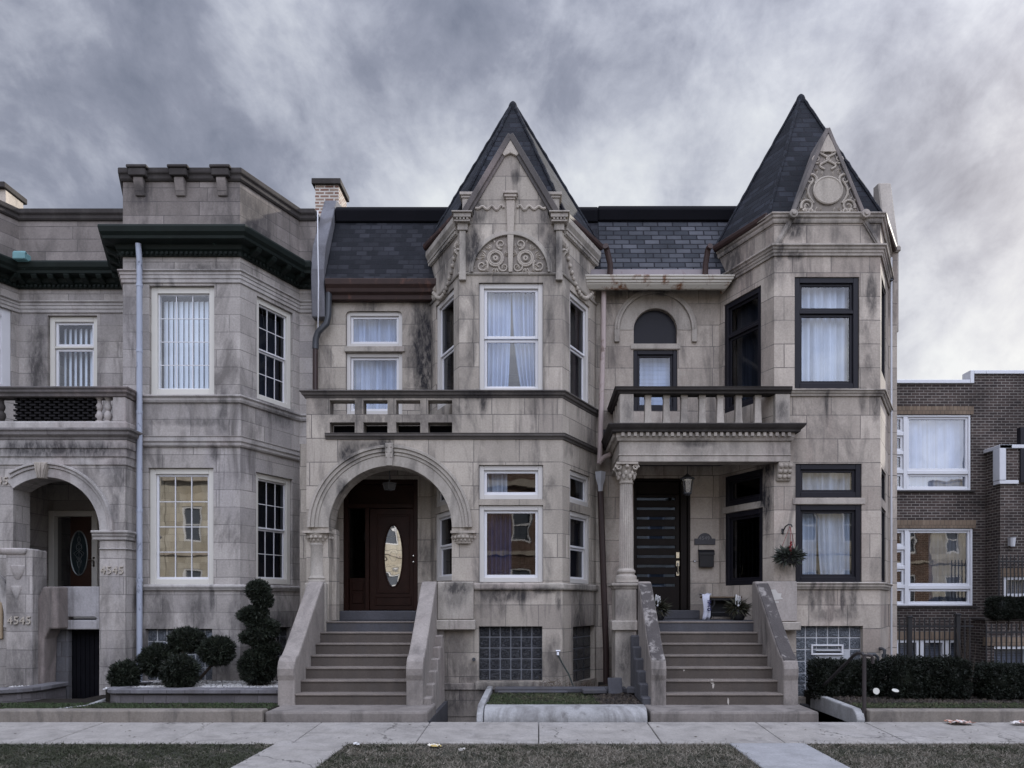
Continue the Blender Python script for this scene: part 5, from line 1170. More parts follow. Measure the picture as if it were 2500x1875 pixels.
# ================================================================== ground, paving, steps
PITS = [(-8.2,-7.55,12.2,12.94), (-1.6,-.9,10.62,12.99), (4.05,4.6,10.64,12.99)]
GZ = -.29
g = M(); tri = tessellate_polygon([[Vector(p) for p in ((-400,-400,0),(400,-400,0),(400,600,0),(-400,600,0))]] + [[Vector((a,c,0)),Vector((b,c,0)),Vector((b,d_,0)),Vector((a,d_,0))] for a,b,c,d_ in PITS])
pts = [(-400,-400,GZ),(400,-400,GZ),(400,600,GZ),(-400,600,GZ)] + [p for a,b,c,d_ in PITS for p in ((a,c,GZ),(b,c,GZ),(b,d_,GZ),(a,d_,GZ))]
g.add(pts, [tuple(f) for f in tri]); struct(g.build('ground', SOIL))
m = M()
for a, b, c, d_ in PITS:
    zb = -1.15
    m.box(a-.1, a, c-.1, d_+.0, zb, -.02 if a < 0 else -.05); m.box(b, b+.1, c-.1, d_, zb, -.06); m.box(a, b, c-.1, c, zb, -.06); m.box(a, b, c, d_, zb-.1, zb)
struct(m.build('areaway', DARKC))
m = M()
for i in range(-24, 25):
    x0 = -1.56*i*1.0; a, b = x0+.006, x0+1.56-.006
    e = R.uniform(-.004, .004)
    m.prism([(a,9.32,-.3),(a,10.598,-.3),(a,10.598,.0+e),(a,9.32,-.056+e)], (b-a,0,0))
struct(m.build('sidewalk', CONC, bevel=.008))
m = M(); m.box(-60,60,9.0,9.33,-.29,-.08); m.box(-60,60,5.45,9.318,-.289,-.075); struct(m.build('lawn', stone('lawn_soil', (.040,.040,.030), joints=False, dirt=.5, tint=(.06,.052,.042), bump=.8)))
for nm, x0, x1, mt in (('walkway', -3.32, -2.41, CONC), ('walkway', 2.41, 3.36, CONC2)):
    m = M(); m.prism([(x0,5.46,-.28),(x0,9.314,-.28),(x0,9.314,-.054),(x0,5.46,-.06)], (x1-x0,0,0)); struct(m.build(nm, mt, bevel=.01))
ASPH = stone('asphalt', (.055,.055,.058), joints=False, dirt=.3, tint=(.07,.07,.07))
m = M(); m.box(-200,200,-6.2,5.28,-.32,-.25); struct(m.build('street', ASPH))
m = M(); m.box(-200,200,5.28,5.448,-.3,-.07); m.box(-200,200,-6.4,-6.2,-.3,-.07); struct(m.build('kerb', CONC, bevel=.02))
m = M(); m.box(-200,200,-14,-6.41,-.3,-.08); struct(m.build('opposite_pavement', CONC))

TREAD = stone('pale_tread', (.165,.142,.124), joints=False, dirt=.55, tint=(.11,.095,.086), bump=.35)  # tread slabs toned lighter than the risers
LAND = stone('worn_landing', (.20,.18,.165), joints=False, dirt=.75, tint=(.12,.103,.092), bump=.35)
LICH = plain('lichen_crust', (.075,.068,.066), .95, .1, var=.3, scale=5, bump=.6, wear=(.25,.232,.218), wear_lo=.57)
CHIP = plain('bare_chip', (.42,.39,.35), .95, .1, var=.2, bump=.4)
def steps(name, label, xa, xb, cheeks, plat, cm, ext):
    t = thing(name, label, 'front steps', ((xa+xb)/2, 11.3, 0))
    m = M(); m.box(plat[0], plat[1], 10.66, 11.6, -.3, .142); m.build('landing', LAND, t, bevel=.035, seg=2)
    for k in range(7):
        y = 11.35+.26*k; z = .3125+.1796*k
        m = M(); m.box(xa+.001*k, xb-.001*k, y+.012, y+(.34 if k < 6 else .05), .1 if k == 0 else z-.36, z-.035)
        st_ = m.build('step', STEP, t, bevel=.01)
        m = M(); m.box(xa+.003+.001*k, xb-.003-.001*k, y-.004, y+(.30 if k < 6 else .05), z-.0345, z); m.build('tread', TREAD, st_, bevel=.016, seg=2)
        m = M(); m.box(ext[0], ext[1], y+.03, y+.26, -.25, z-.06); m.build('step_end', CHEEK if cm is CHEEK else DARKC, t, bevel=.02)
    prof = [(13.02,-.2),(13.02,2.06),(12.99,2.085),(12.86,2.085),(12.72,1.99),(11.64,1.0),(11.52,.91),(11.42,.88),(11.35,.81),(11.31,.7),(11.315,.6),(11.34,.52),(11.33,.143),(11.33,.0)]
    for a, b, w_ in cheeks:
        m = M()
        m.prism([(a, y, z) for y, z in prof], (b-a,0,0))
        ck_ = m.build('cheek_wall', cm, t, bevel=.03, seg=2, label=w_)
        if cm is CHEEK2:
            tp = [(12.80,2.045),(12.70,1.98),(12.2,1.515),(11.64,1.004),(11.52,.914),(11.43,.885),(11.365,.83)]
            m = M(); m.prism([(a+.012, y, z-.02) for y, z in tp]+[(a+.012, y, z+.010) for y, z in tp[::-1]], (b-a-.024,0,0)); m.build('lichen_crust', LICH, ck_, bevel=.006)
    return t
steps('front_steps', 'brown stone front steps climbing to the round arched porch', -3.76, -2.02, [(-4.02,-3.75,None),(-2.04,-1.775,None)], (-3.965,-1.61), CHEEK, (-1.8,-1.66))
def chips(t, spots):
    for u, v, w_, h_ in spots:
        k = min(range(7), key=lambda q: abs((V0+(EYE-(.3125+.1796*q)+.09)*F/(11.35+.26*q))-v)); y = 11.35+.26*k
        f = Fr((0, y+.012), (1, y+.012)); c = (X(u,y), Z(v,y)); pl = [(c[0]+w_*math.cos(i*.7)*R.uniform(.5,1.1), c[1]+h_*math.sin(i*.7)*R.uniform(.5,1.1)) for i in range(9)]
        m = M(); m.panel(f, pl, [], .004, .004); m.build('bare_chip', CHIP, t)
sC = steps('front_steps', 'brown stone front steps with lichen stained cheek walls climbing to the columned porch', 1.95, 3.78, [(1.73,1.965,None),(3.765,4.0,None)], (1.62,4.06), CHEEK2, (1.6,1.75))
chips(sC, [(1738,1664,.045,.04),(1742,1675,.02,.05),(1778,1712,.018,.06),(1670,1635,.02,.03)])

def curb(label, m, mat, name='garden_curb', bevel=.02, smooth=False):
    o = m.build(name, mat, None, bevel=bevel, seg=2, smooth=smooth, angle=60); tag(o, label, 'low wall'); return o
m = M(); m.box(-14, -7.86, 10.62, 10.86, -.28, .158); m.box(-7.85, -3.975, 10.6, 10.84, -.28, .166); curb('long weathered stone curb in front of the grey house', m, CURB)
m = M(); m.prism([(-.79, 10.63+.19-.19*math.cos(math.radians(a)), .01+.19*math.sin(math.radians(a))) for a in range(0, 91, 10)]+[(-.79,11.0,.2),(-.79,11.0,-.28),(-.79,10.63,-.28)], (2.36,0,0)); curb('whitewashed rounded stone curb before the small grass plot between both stairs', m, CURBW, bevel=.012, smooth=True)
m = M(); m.prism([(-.90, y, z) for y, z in ((10.66,-.28),(10.64,.0),(10.68,.1),(10.76,.17),(10.9,.22),(12.9,.26),(12.9,-.28))], (.1,0,0)); curb('narrow whitewashed kerb end beside the sunken stair well', m, CURBW)
m = M(); m.prism([(4.6, y, z) for y, z in ((10.66,-.28),(10.64,.02),(10.68,.1),(10.8,.17),(12.5,.2),(12.5,-1.1),(10.66,-1.1))], (.12,0,0)); curb('pale topped side wall of the stair well below the pipe handrail', m, CURBW)
m = M(); m.box(4.76, 8.0, 10.6, 10.82, -.28, .168); m.box(8.01, 18, 10.61, 10.83, -.28, .16); curb('stone curb edging the hedge bed at the right', m, CURB)
m = M(); m.tube([(X(208,11.3),11.35,.1),(X(150,11.0),11.05,.1),(X(135,10.95),10.98,.1)], .045, 8); m.tube([(X(205,11.3),11.35,.1),(X(247,11.75),11.9,.14)], .045, 8); curb('slanting whitewashed edging stone before the black cellar door', m, CURBW, name='edging_stone', bevel=0)
# beds
m = M(); m.box(-14, -3.98, 10.85, 12.15, -.28, .135); m.box(-14,-8.3,12.15,12.95,-.28,.135); m.box(-7.5,-4.0,12.15,13.2,-.28,.135); m.box(-.79, 1.6, 10.99, 13.4, -.28, .175); m.box(4.73, 18, 10.83, 16.9, -.28, .165); m.box(1.15,1.62,12.9,14.3,-.28,.175); struct(m.build('garden_soil', SOIL, bevel=.01))
# planter wall of blocks with cap
BLK = stone('retaining_block', (.13,.12,.125), joints=True, row=.15, bw=.36, mortar=.008, dirt=.5, tint=(.09,.085,.09), bump=.7)
CAPB = stone('retaining_cap', (.15,.145,.155), joints=True, row=3, bw=.4, mortar=.008, dirt=.4, tint=(.1,.1,.105), bump=.6)
def rplan(x0, x1, y, r=.28, left=True, right=False):
    p = []
    if left: p += [(x0, 12.7), (x0, y+r)] + [(x0+r-r*math.cos(math.radians(a)), y+r-r*math.sin(math.radians(a))) for a in (25, 50, 75)]
    else: p += [(x0, y)]
    if right: p += [(x1-r+r*math.sin(math.radians(a)), y+r-r*math.cos(math.radians(a))) for a in (15, 40, 65)] + [(x1, y+r), (x1, 12.7)]
    else: p += [(x1, y)]
    return p
for lab, pl in (('curved dark block planter wall under the clipped junipers', rplan(X(246,11.6), -4.03, 11.6, .3)), ('short round block planter wall at the foot of the left pier', rplan(X(-30,11.6), -8.12, 11.6, .45, False, True))):
    t = thing('planter_wall', lab, 'planter wall', (pl[len(pl)//2][0], pl[len(pl)//2][1], .1))
    m = M(); m.sweep(pl, [(-.2,-.2),(0,-.2),(-.02,.28),(-.2,.28)]); m.build('block_course', BLK, t, bevel=.01)
    m = M(); m.sweep(pl, [(-.26,.281),(.03,.281),(.03,.355),(-.26,.355)]); m.build('cap_course', CAPB, t, bevel=.012)
m = M(); m.box(X(250,11.8)+.05, -4.03, 11.8, 13.2, .0, .325); m.box(X(-30,11.8), -8.35, 11.8, 12.3, .0, .325); struct(m.build('planter_soil', SOIL))
# broken slabs by the right stair of the grass plot
m = M(); m.box(-.75, 1.5, 12.55, 12.75, .17, .27); m.box(-.7,.5,12.5,12.6,.17,.22)
o = m.build('edging_stone', DARKC, None, bevel=.02); tag(o, 'low dark stone edging behind the small grass plot', 'edging')
for i, (u, v, wd, h, dp, rot, lab) in enumerate(((1450,1672,.42,.07,.3,.1,'flat broken slab lying on the stone edging'),(1503,1682,.26,.26,.06,.2,'square slab leaning on the broken pile beside the stairs'),(1545,1680,.2,.1,.2,-.2,'small dark stone lump next to the leaning slab'))):
    m = M(); y = 12.4; x = X(u,y); z = .2 if i != 1 else .18
    c_, s_ = math.cos(rot), math.sin(rot)
    pl = [(x+a*c_-b*s_, y+a*s_+b*c_) for a, b in ((-wd/2,-dp/2),(wd/2*.9,-dp/2*1.1),(wd/2,dp/2),(-wd/2*.95,dp/2*.9))]
    m.hexa(pl, z, z+h)
    if i == 1:
        m.v = [(a, b+(cc-z)*.55, cc) for a, b, cc in m.v]
    tag(m.build('stone_slab', DARKC, None, bevel=.012), lab, 'slab')

# ================================================================== plants
rng = np.random.default_rng(5)
def quads(name, P4, mat, parent=None, extra=None):
    off = np.array(OFF.get(parent.name, (0,0,0))) if parent else np.zeros(3)
    n = P4.shape[0]; k = P4.shape[1]
    V = (P4.reshape(-1,3)-off); vs = V; nv = len(V)
    me = bpy.data.meshes.new(name)
    ev, ef = ([], []) if extra is None else (np.array(extra.v)-off, extra.f)
    tot = nv+len(ev)
    me.vertices.add(tot); me.vertices.foreach_set('co', np.concatenate([vs, ev]).ravel() if len(ev) else vs.ravel())
    loops = np.arange(nv, dtype=np.int32); starts = np.arange(0, nv, k, dtype=np.int32)
    if len(ev):
        el = np.concatenate([np.array(f)+nv for f in ef]).astype(np.int32); lens = np.array([len(f) for f in ef])
        es = nv+np.concatenate([[0], np.cumsum(lens)[:-1]]); loops = np.concatenate([loops, el]); starts = np.concatenate([starts, es.astype(np.int32)])
    me.loops.add(len(loops)); me.loops.foreach_set('vertex_index', loops)
    me.polygons.add(len(starts)); me.polygons.foreach_set('loop_start', starts)
    me.update(calc_edges=True); me.validate()
    me.materials.append(mat)
    o = bpy.data.objects.new(name, me); COL.objects.link(o)
    if parent: o.parent = parent; OFF[o.name] = Vector(off)
    return o
def nrm(a): return a/np.maximum(np.linalg.norm(a, axis=-1, keepdims=True), 1e-6)
def tuft(c, d, L, W):
    n = len(c); s = nrm(np.cross(d, nrm(rng.normal(size=(n,3))))); L = L[:,None]; W = W[:,None]
    return np.stack([c, c+d*L*.45+s*W, c+d*L, c+d*L*.45-s*W], 1)
def ell_tufts(c, r, n, L, W, up=.15, box=0.):
    d = nrm(rng.normal(size=(n,3)))
    if box: d = np.sign(d)*np.abs(d)**(1-box); d = d/np.maximum(np.abs(d).max(1, keepdims=True)**box, 1e-3)*1.0
    rad = 1-.28*rng.random(n)**2
    lump = 1+.10*np.sin(d[:,0]*9+c[0]*7)*np.sin(d[:,2]*8+c[2]*5)+.06*np.sin(d[:,1]*13+d[:,0]*11)+.09*rng.random(n)**6
    p = np.array(c)+d*np.array(r)*(rad*lump)[:,None]
    dirs = nrm(nrm(d/np.array(r))*.9+rng.normal(size=(n,3))*.55+np.array([0,0,up]))
    return tuft(p, dirs, L*(.6+.8*rng.random(n)), W*(.7+.6*rng.random(n)))
def foliage(name, blobs, mat, parent, dens=9500, L=.062, W=.0085, box=0., core=.72):
    Q = []; ex = M()
    for c, r in blobs:
        area = 4*math.pi*((r[0]*r[1]+r[0]*r[2]+r[1]*r[2])/3)
        Q.append(ell_tufts(c, r, int(area*dens), L, W, box=box))
        if box:
            ex.box(c[0]-r[0]*core, c[0]+r[0]*core, c[1]-r[1]*core, c[1]+r[1]*core, c[2]-r[2]*core, c[2]+r[2]*core)
        else: ex.lathe(c, [(max(.002, core*math.sin(math.pi*i/8)), -r[2]*core*math.cos(math.pi*i/8)) for i in range(9)], 12, r[0], r[1])
    return quads(name, np.concatenate(Q), mat, parent, ex)
JUN = leafy('juniper_needles', [(.006,.008,.006), (.016,.022,.014), (.034,.042,.027), (.010,.014,.010), (.026,.026,.018)])
BARK = plain('bark', (.05,.04,.032), .9, .1, var=.4, bump=.5)
yt = 12.35
def px(u, v, y=yt): return (X(u,y), y, Z(v,y))
k_ = yt/F
t = thing('topiary_shrub', 'dark juniper clipped into five round balls in front of the grey bay', 'topiary', (X(420,yt), yt, .33))
for (u, v, ru, rv, dy) in ((320,1648,30,33,-.2),(387,1613,41,36,0),(446,1564,39,26,.15),(464,1637,37,37,-.35),(526,1590,37,31,.05)):
    c = Vector(px(u, v)); c.y += dy
    foliage('leaf_ball', [(c, (ru*k_, ru*k_*.95, rv*k_))], JUN, t)
m = M()
for (u, v) in ((388,1640),(446,1590),(464,1660),(525,1615),(322,1670)): m.tube([(X(450,yt), yt+.05, .3), (X((450+u)/2,yt), yt+.02, .3+(Z(v,yt)-.3)*.35), px(u, v)], [.035,.028,.02], 7)
m.build('trunk', BARK, t, smooth=True)
t = thing('spiral_topiary', 'tall dark juniper clipped into a spiral beside the stair cheek wall', 'topiary', (X(632,yt), yt, .33))
fr_ = []
for (u, v, ru, rv) in ((630,1440,24,20),(640,1462,22,13),(644,1472,16,10),(622,1496,28,13),(606,1503,22,11),(630,1519,26,11),(655,1530,22,13),(640,1546,34,13),(614,1556,24,13),(640,1570,24,11),(662,1582,18,13),(648,1592,22,11),(630,1625,40,40)): fr_.append((px(u, v), (ru*k_, ru*k_, rv*k_)))
foliage('spiral_crown', fr_, JUN, t, 9500, .06)
m = M(); m.tube([(X(634,yt), yt, .3), px(640,1600), px(634,1500), px(631,1440)], [.04,.035,.025,.01], 7); m.build('trunk', BARK, t, smooth=True)
HEDG = leafy('yew_leaves', [(.004,.006,.004), (.009,.013,.008), (.015,.019,.012), (.006,.009,.006), (.014,.013,.009)])
def hedge(label, u0, u1, v0, v1, y, d=.32):
    c = (X((u0+u1)/2,y), y, Z((v0+v1)/2,y)); r = ((u1-u0)/2*y/F, d, (v1-v0)/2*y/F)
    t = thing('hedge', label, 'hedge', (c[0], c[1], .17)); k = max(2, round((u1-u0)/60)); bl = []
    for i in range(k):
        q = (i+.5)/k; bl.append(((c[0]-r[0]+2*r[0]*q, c[1]+.05*math.sin(i*2.), c[2]+.02*math.sin(i*3.1)), (r[0]/k*1.08, r[1], r[2]*(1+.05*math.sin(i*5)))))
    foliage('hedge_foliage', bl, HEDG, t, 9500, .042, .008, box=.3, core=.6); m = M()
    for i in range(k*2): x = c[0]-r[0]*.85+1.7*r[0]*(i+.5)/(k*2); m.tube([(x, y, c[2]-r[2]-.25), (x+.03, y+.02, c[2])], [.014,.01], 5)
    m.build('stems', BARK, t)
hedge('dark clipped hedge between the handrail and the gas meter', 1985, 2140, 1612, 1702, 12.3)
hedge('long dark clipped hedge in front of the iron fence', 2168, 2345, 1606, 1705, 12.0)
hedge('dark hedge at the right edge beyond the tall fence post', 2392, 2530, 1622, 1706, 11.9)
hedge('hedge on the ledge of the brown brick building', 2412, 2540, 1458, 1512, 16.88, .15)
def grass(name, label, rects, dens, h, wd, mat, cut=(), zf_=None):
    Q = []
    for x0, x1, y0, y1, z in rects:
        n = int((x1-x0)*(y1-y0)*dens); p = np.stack([rng.uniform(x0,x1,n), rng.uniform(y0,y1,n), np.full(n, z)], 1)
        den = .5+.25*np.sin(p[:,0]*2.3+np.sin(p[:,1]*3)*1.3)+.25*np.sin(p[:,0]*5.1+p[:,1]*4.7)
        keep = rng.random(n) < .45+.6*den
        for a, b in cut: keep &= ~((p[:,0] > a+.02+.03*np.sin(p[:,1]*14)+.015*np.sin(p[:,1]*41)) & (p[:,0] < b-.02+.03*np.sin(p[:,1]*12)+.015*np.sin(p[:,1]*37)))
        p = p[keep]; n = len(p)
        d = nrm(np.stack([rng.normal(0,.75,n), rng.normal(0,.75,n), np.ones(n)*.75], 1))
        s = nrm(np.cross(d, nrm(rng.normal(size=(n,3))))); L = (h*(.5+rng.random(n)))[:,None]; W = (wd*(.6+.8*rng.random(n)))[:,None]
        bend = np.stack([rng.normal(0,.25,n), rng.normal(0,.25,n), -.15*np.ones(n)], 1)*L
        Q.append(np.stack([p-s*W, p+s*W, p+d*L+bend], 1))
    return stuff(quads(name, np.concatenate(Q), mat), label, 'grass')
def lawn_mat(name, greens, straws, mid=.5):
    m, t, b = new_mat(name); g_ = t.n('ShaderNodeNewGeometry'); rnd, pos = g_.outputs['Random Per Island'], g_.outputs['Position']
    c1 = t.ramp(rnd, [(i/(len(greens)-1), c) for i, c in enumerate(greens)]); c2 = t.ramp(t.m('FRACT', t.m('MULTIPLY', rnd, 7.31)), [(i/(len(straws)-1), c) for i, c in enumerate(straws)])
    nz = t.m('ADD', t.noise(pos, 1.3, 7, .72, .5), .02); side = t.mrange(t.n('ShaderNodeSeparateXYZ', {0: pos}).outputs[0], -3.5, -1.0, -.14, .03)
    c = t.mix(t.mrange(t.m('ADD', t.m('ADD', nz, side), t.m('MULTIPLY', t.m('SUBTRACT', rnd, .5), .25)), mid-.07, mid+.07), c1, c2)
    t.set(b, 'Base Color', c); t.set(b, 'Roughness', .8); t.set(b, 'Specular IOR Level', .2); return m
PARK = lawn_mat('verge_grass', [(.026,.031,.018),(.048,.052,.032),(.036,.044,.025)], [(.15,.132,.105),(.24,.215,.18),(.085,.074,.058)])
grass('grass', 'worn winter grass strip between pavement and street', [(-9.5,9.5,6.9,9.345,-.078)], 4200, .05, .0055, PARK, [(-3.32,-2.41),(2.41,3.36)])
GARD = lawn_mat('garden_grass', [(.030,.045,.02),(.055,.075,.035),(.04,.06,.028)], [(.09,.085,.05),(.13,.12,.08),(.05,.06,.03)], .58)
grass('grass', 'short grass in the front gardens behind the curbs', [(-.78,.95,11.0,12.5,.17),(-10.5,-4.0,10.86,11.58,.13),(4.75,9.5,10.85,11.35,.16)], 3600, .045, .006, GARD)
# gravel, mulch
def pebbles(name, label, rects, n, r0, r1, mat):
    m = M()
    for x0, x1, y0, y1, z in rects:
        for i in range(int(n*(x1-x0)*(y1-y0))):
            c = (R.uniform(x0,x1), R.uniform(y0,y1), z); r = R.uniform(r0,r1); a = R.random()*3
            q = [(c[0]+r*math.cos(a+k*1.2566)*R.uniform(.7,1.2), c[1]+r*math.sin(a+k*1.2566)*R.uniform(.6,1.1)) for k in range(5)]
            b = len(m.v); m.v += [(x, y, z) for x, y in q]+[(c[0]+(x-c[0])*.6, c[1]+(y-c[1])*.6, z+r*R.uniform(.5,.9)) for x, y in q]
            m.f += [tuple(b+5+k for k in range(5))]+[(b+k, b+(k+1)%5, b+5+(k+1)%5, b+5+k) for k in range(5)]
    return stuff(m.build(name, mat, uv=False), label, 'ground cover')
pebbles('gravel', 'white gravel under the clipped junipers', [(X(250,11.85),-4.1,11.82,13.0,.325),(X(0,11.9),-8.4,11.82,12.25,.325)], 620, .012, .03, leafy('white_pebbles', [(.5,.49,.47),(.3,.29,.28),(.6,.6,.6),(.4,.38,.36)]))
pebbles('mulch', 'dark wood mulch and leaf litter in the hedge bed', [(4.8,10,11.35,12.6,.165),(.9,1.55,11.05,12.4,.175),(-.7,1.5,12.76,13.0,.2)], 380, .015, .04, leafy('mulch_bits', [(.02,.016,.013),(.05,.04,.03),(.03,.022,.018),(.012,.010,.009)]))
# dry stems
m = M()
for i in range(70):
    u = R.choice((R.gauss(1335,28), R.gauss(1425,45))); x = X(u, 12.85); a = R.uniform(-.9,.9); h = R.uniform(.1,.3)
    m.tube([(x,12.85,.18),(x+a*.12,12.84+R.uniform(-.08,.05),.18+h*.6),(x+a*.3,12.83+R.uniform(-.12,.05),.18+h*R.uniform(.5,1))], [.004,.003,.002], 4)
o = m.build('dry_weeds', plain('dead_stems', (.10,.075,.055), .9, .1, var=.4)); stuff(o, 'tangle of dry dead stems against the buff basement wall', 'weeds')
t = thing('bare_shrub', 'thin leafless shrub beside the tall iron fence post', 'shrub', (X(2362,11.9), 11.9, .17))
m = M()
for i in range(16):
    a = R.uniform(-1,1); h = R.uniform(.5,1.15); x = X(2362,11.9)
    m.tube([(x+a*.03,11.9,.17),(x+a*.08,11.9+R.uniform(-.06,.06),.17+h*.5),(x+a*.16+R.uniform(-.04,.04),11.9+R.uniform(-.1,.1),.17+h)], [.009,.006,.003], 5)
m.build('stems', BARK, t)
# ================================================================== things on and around the porches
t = thing('mailbox', 'black wall mailbox under the arched number plaque', 'mailbox', (X(1722,YW), YW, Z(1386,YW)))
m = M(); x0, x1 = X(1705,YW), X(1740,YW); m.prism([(x0,y,z) for y, z in ((YW-.002,Z(1386,YW)),(YW-.10,Z(1385,YW)),(YW-.11,Z(1352,YW)),(YW-.002,Z(1344,YW)))], (x1-x0,0,0)); m.build('box', IRON, t, bevel=.008)
m = M(); m.prism([(x0-.012,y,z) for y, z in ((YW-.003,Z(1342,YW)),(YW-.06,Z(1342.5,YW)),(YW-.125,Z(1350,YW)),(YW-.125,Z(1356,YW)),(YW-.112,Z(1356,YW)),(YW-.003,Z(1345,YW)))], (x1-x0+.024,0,0)); m.build('lid', IRON, t, bevel=.004)
t = thing('number_plaque', 'dark arched house number plaque above the black mailbox', 'plaque', (X(1720,YW), YW, Z(1330,YW)))
f = Fr((X(1695,YW),YW),(X(1746,YW),YW)); cq = f.s(1720.5); r_ = 17.5*YW/F
m = M(); m.panel(f, [(0,Z(1330,YW)),(f.L,Z(1330,YW)),(f.L,Z(1315,YW)),(f.s(1739),Z(1315,YW))]+[(cq+r_*math.cos(math.radians(a)), Z(1319,YW)+r_*math.sin(math.radians(a))) for a in range(10,171,10)]+[(f.s(1702),Z(1315,YW)),(0,Z(1315,YW))], [], .02, .022); m.build('plate', plain('plaque_slate', (.045,.043,.05), .5), t, bevel=.004)
text_obj('4549', .10, .002, f, cq-.118, Z(1318,YW), .0235, plain('plaque_numerals', (.15,.145,.15), .5), t, name='numerals')
def lantern(name, label, x, y, zc, ztop, r, h):
    t = thing(name, label, 'lantern', (x, y, zc-h/2))
    m = M(); m.tube([(x,y,ztop),(x,y,zc+h/2)], .008, 6); m.lathe((x,y,zc+h/2-.03), [(r*1.25,0),(r*1.3,.015),(r*.7,.05),(r*.25,.09),(.01,.11)], 8); m.lathe((x,y,zc-h/2), [(r*.3,-.03),(r*.75,0),(r*.75,.02)], 8)
    for k in range(4):
        a = math.pi/4+k*math.pi/2; m.tube([(x+r*.75*math.cos(a),y+r*.75*math.sin(a),zc-h/2),(x+r*1.15*math.cos(a),y+r*1.15*math.sin(a),zc+h/2-.03)], .007, 5)
    m.build('frame', ZINC, t)
    m = M(); m.lathe((x,y,zc-h/2+.02), [(r*.68,0),(r*1.05,h-.06)], 12); m.build('glass', glass('lantern_glass', .12, 2., (.8,.8,.75)), t); m = M(); m.ball((x,y,zc), r*.35, 6, (1,1,1.4)); m.build('bulb', plain('old_bulb', (.16,.15,.13), .4), t, smooth=True)
lantern('porch_lantern', 'dull metal lantern hanging in the columned porch by the slotted door', X(1678,13.6), 13.6, Z(1186,13.6), ze(1100), .11, .3)
t = thing('ceiling_lamp', 'small metal rimmed glass lamp under the round arched porch ceiling', 'lamp', (X(951,13.7), 13.7, 3.85))
x, y, z = X(951,13.7), 13.7, Z(1188,13.7)
m = M(); m.tube([(x,y,ZPT-.16),(x,y,z+.06)], .012, 8); m.lathe((x,y,z), [(.125,.055),(.13,.07),(.03,.085)], 4)
for k in range(4):
    a = k*math.pi/2; b = a+math.pi/2; m.tube([(x+.125*math.cos(a),y+.125*math.sin(a),z+.06),(x+.09*math.cos(a),y+.09*math.sin(a),z-.06),(x+.09*math.cos(b),y+.09*math.sin(b),z-.06)], .008, 5)
m.build('frame', plain('lamp_rim', (.14,.14,.145), .4, .4, .3), t)
m = M(); m.lathe((x,y,z), [(.085,-.055),(.118,.05)], 4); m.build('shade', plain('lamp_glass', (.10,.10,.10), .2, .6), t)
# hanging basket
hx, hy = X(1925,12.82), 12.8; hz = Z(1357,12.82)
t = thing('hanging_basket', 'hanging basket of spiky greenery beside the lower bay window', 'hanging basket', (hx, hy, hz-.2))
m = M(); m.lathe((hx,hy,hz-.10), [(.11,-.04),(.14,-.03),(.19,.1),(.195,.11),(.17,.1)], 18); m.build('pot', IRON, t, smooth=True)
m = M(); zb_ = Z(1286,12.9)
m.tube([(hx-.02,YB,zb_-.12),(hx-.02,YB-.02,zb_-.06),(hx-.03,hy+.1,zb_-.0),(hx-.01,hy+.0,zb_+.03),(hx+.04,hy-.02,zb_+.02),(hx+.05,hy-.02,zb_-.02)], .012, 6); m.tube([(hx-.03,YB-.0,zb_-.02),(hx-.03,YB-.015,zb_-.1)], .02, 6)
m.build('bracket', IRON, t, smooth=True)
m = M()
for k in range(3):
    a = k*2.1+.4; m.tube([(hx+.02,hy,zb_-.0),(hx+.185*math.cos(a),hy+.185*math.sin(a),hz)], .004, 4)
m.build('hanger', plain('red_wire', (.2,.02,.02), .5), t)
m = M()
for k in range(7): m.ball((hx+.01+R.uniform(-.03,.03), hy-.05+R.uniform(-.03,.03), hz+.1+k*.022), .02, 5)
m.build('berries', plain('red_berries', (.16,.012,.014), .4), t)
n = 900; d = nrm(rng.normal(size=(n,3))*np.array([1,1,.55])+np.array([0,0,.25])); c = np.array([hx,hy,hz-.02])+d*rng.uniform(.05,.17,(n,1))*np.array([1,1,.6])
quads('greenery', tuft(c, nrm(d+rng.normal(size=(n,3))*.35), .13*(.5+rng.random(n)), .012*(.6+rng.random(n))), leafy('spruce_sprigs', [(.02,.024,.02),(.05,.056,.046),(.035,.045,.032),(.08,.085,.075)]), t)
# planters with white birch sticks
px_, py_ = X(1606,13.1), 13.12
t = thing('planter', 'round dark planter with white birch sticks beside the left cheek wall', 'planter', (px_, py_, 1.4), 'planters with birch sticks')
m = M(); m.lathe((px_,py_,1.4), [(.09,0),(.10,.01),(.13,.08),(.135,.15),(.12,.21),(.13,.22),(.11,.22)], 18); m.build('pot', IRON, t, smooth=True)
for k in range(3):
    m = M(); a = k*.035-.03; m.tube([(px_+a,py_,1.55),(px_+a*1.1,py_+.01*k,1.7),(px_+a*.9,py_,1.86-.015*k)], .011, 7); m.build('birch_stick', plain('birch_bark', (.68,.68,.68), .8, .1, var=.08), t, smooth=True)
n = 520; d = nrm(rng.normal(size=(n,3))*np.array([1,1,.5])+np.array([0,0,.15])); c = np.array([px_,py_,1.62])+d*rng.uniform(.02,.10,(n,1))
quads('greenery', tuft(c, nrm(d+np.array([0,0,-.25])+rng.normal(size=(n,3))*.3), .16*(.5+rng.random(n)), .011*(.6+rng.random(n))), leafy('fir_sprigs', [(.016,.018,.012),(.04,.042,.026),(.028,.028,.018),(.06,.05,.03)]), t)
m = M(); m.ball((px_-.02,py_-.1,1.66), .022, 6); m.build('bow', WHITE, t)
dup(t, (X(1802,13.1), 13.12, 1.4), 'round dark planter with white birch sticks in front of the little bench')
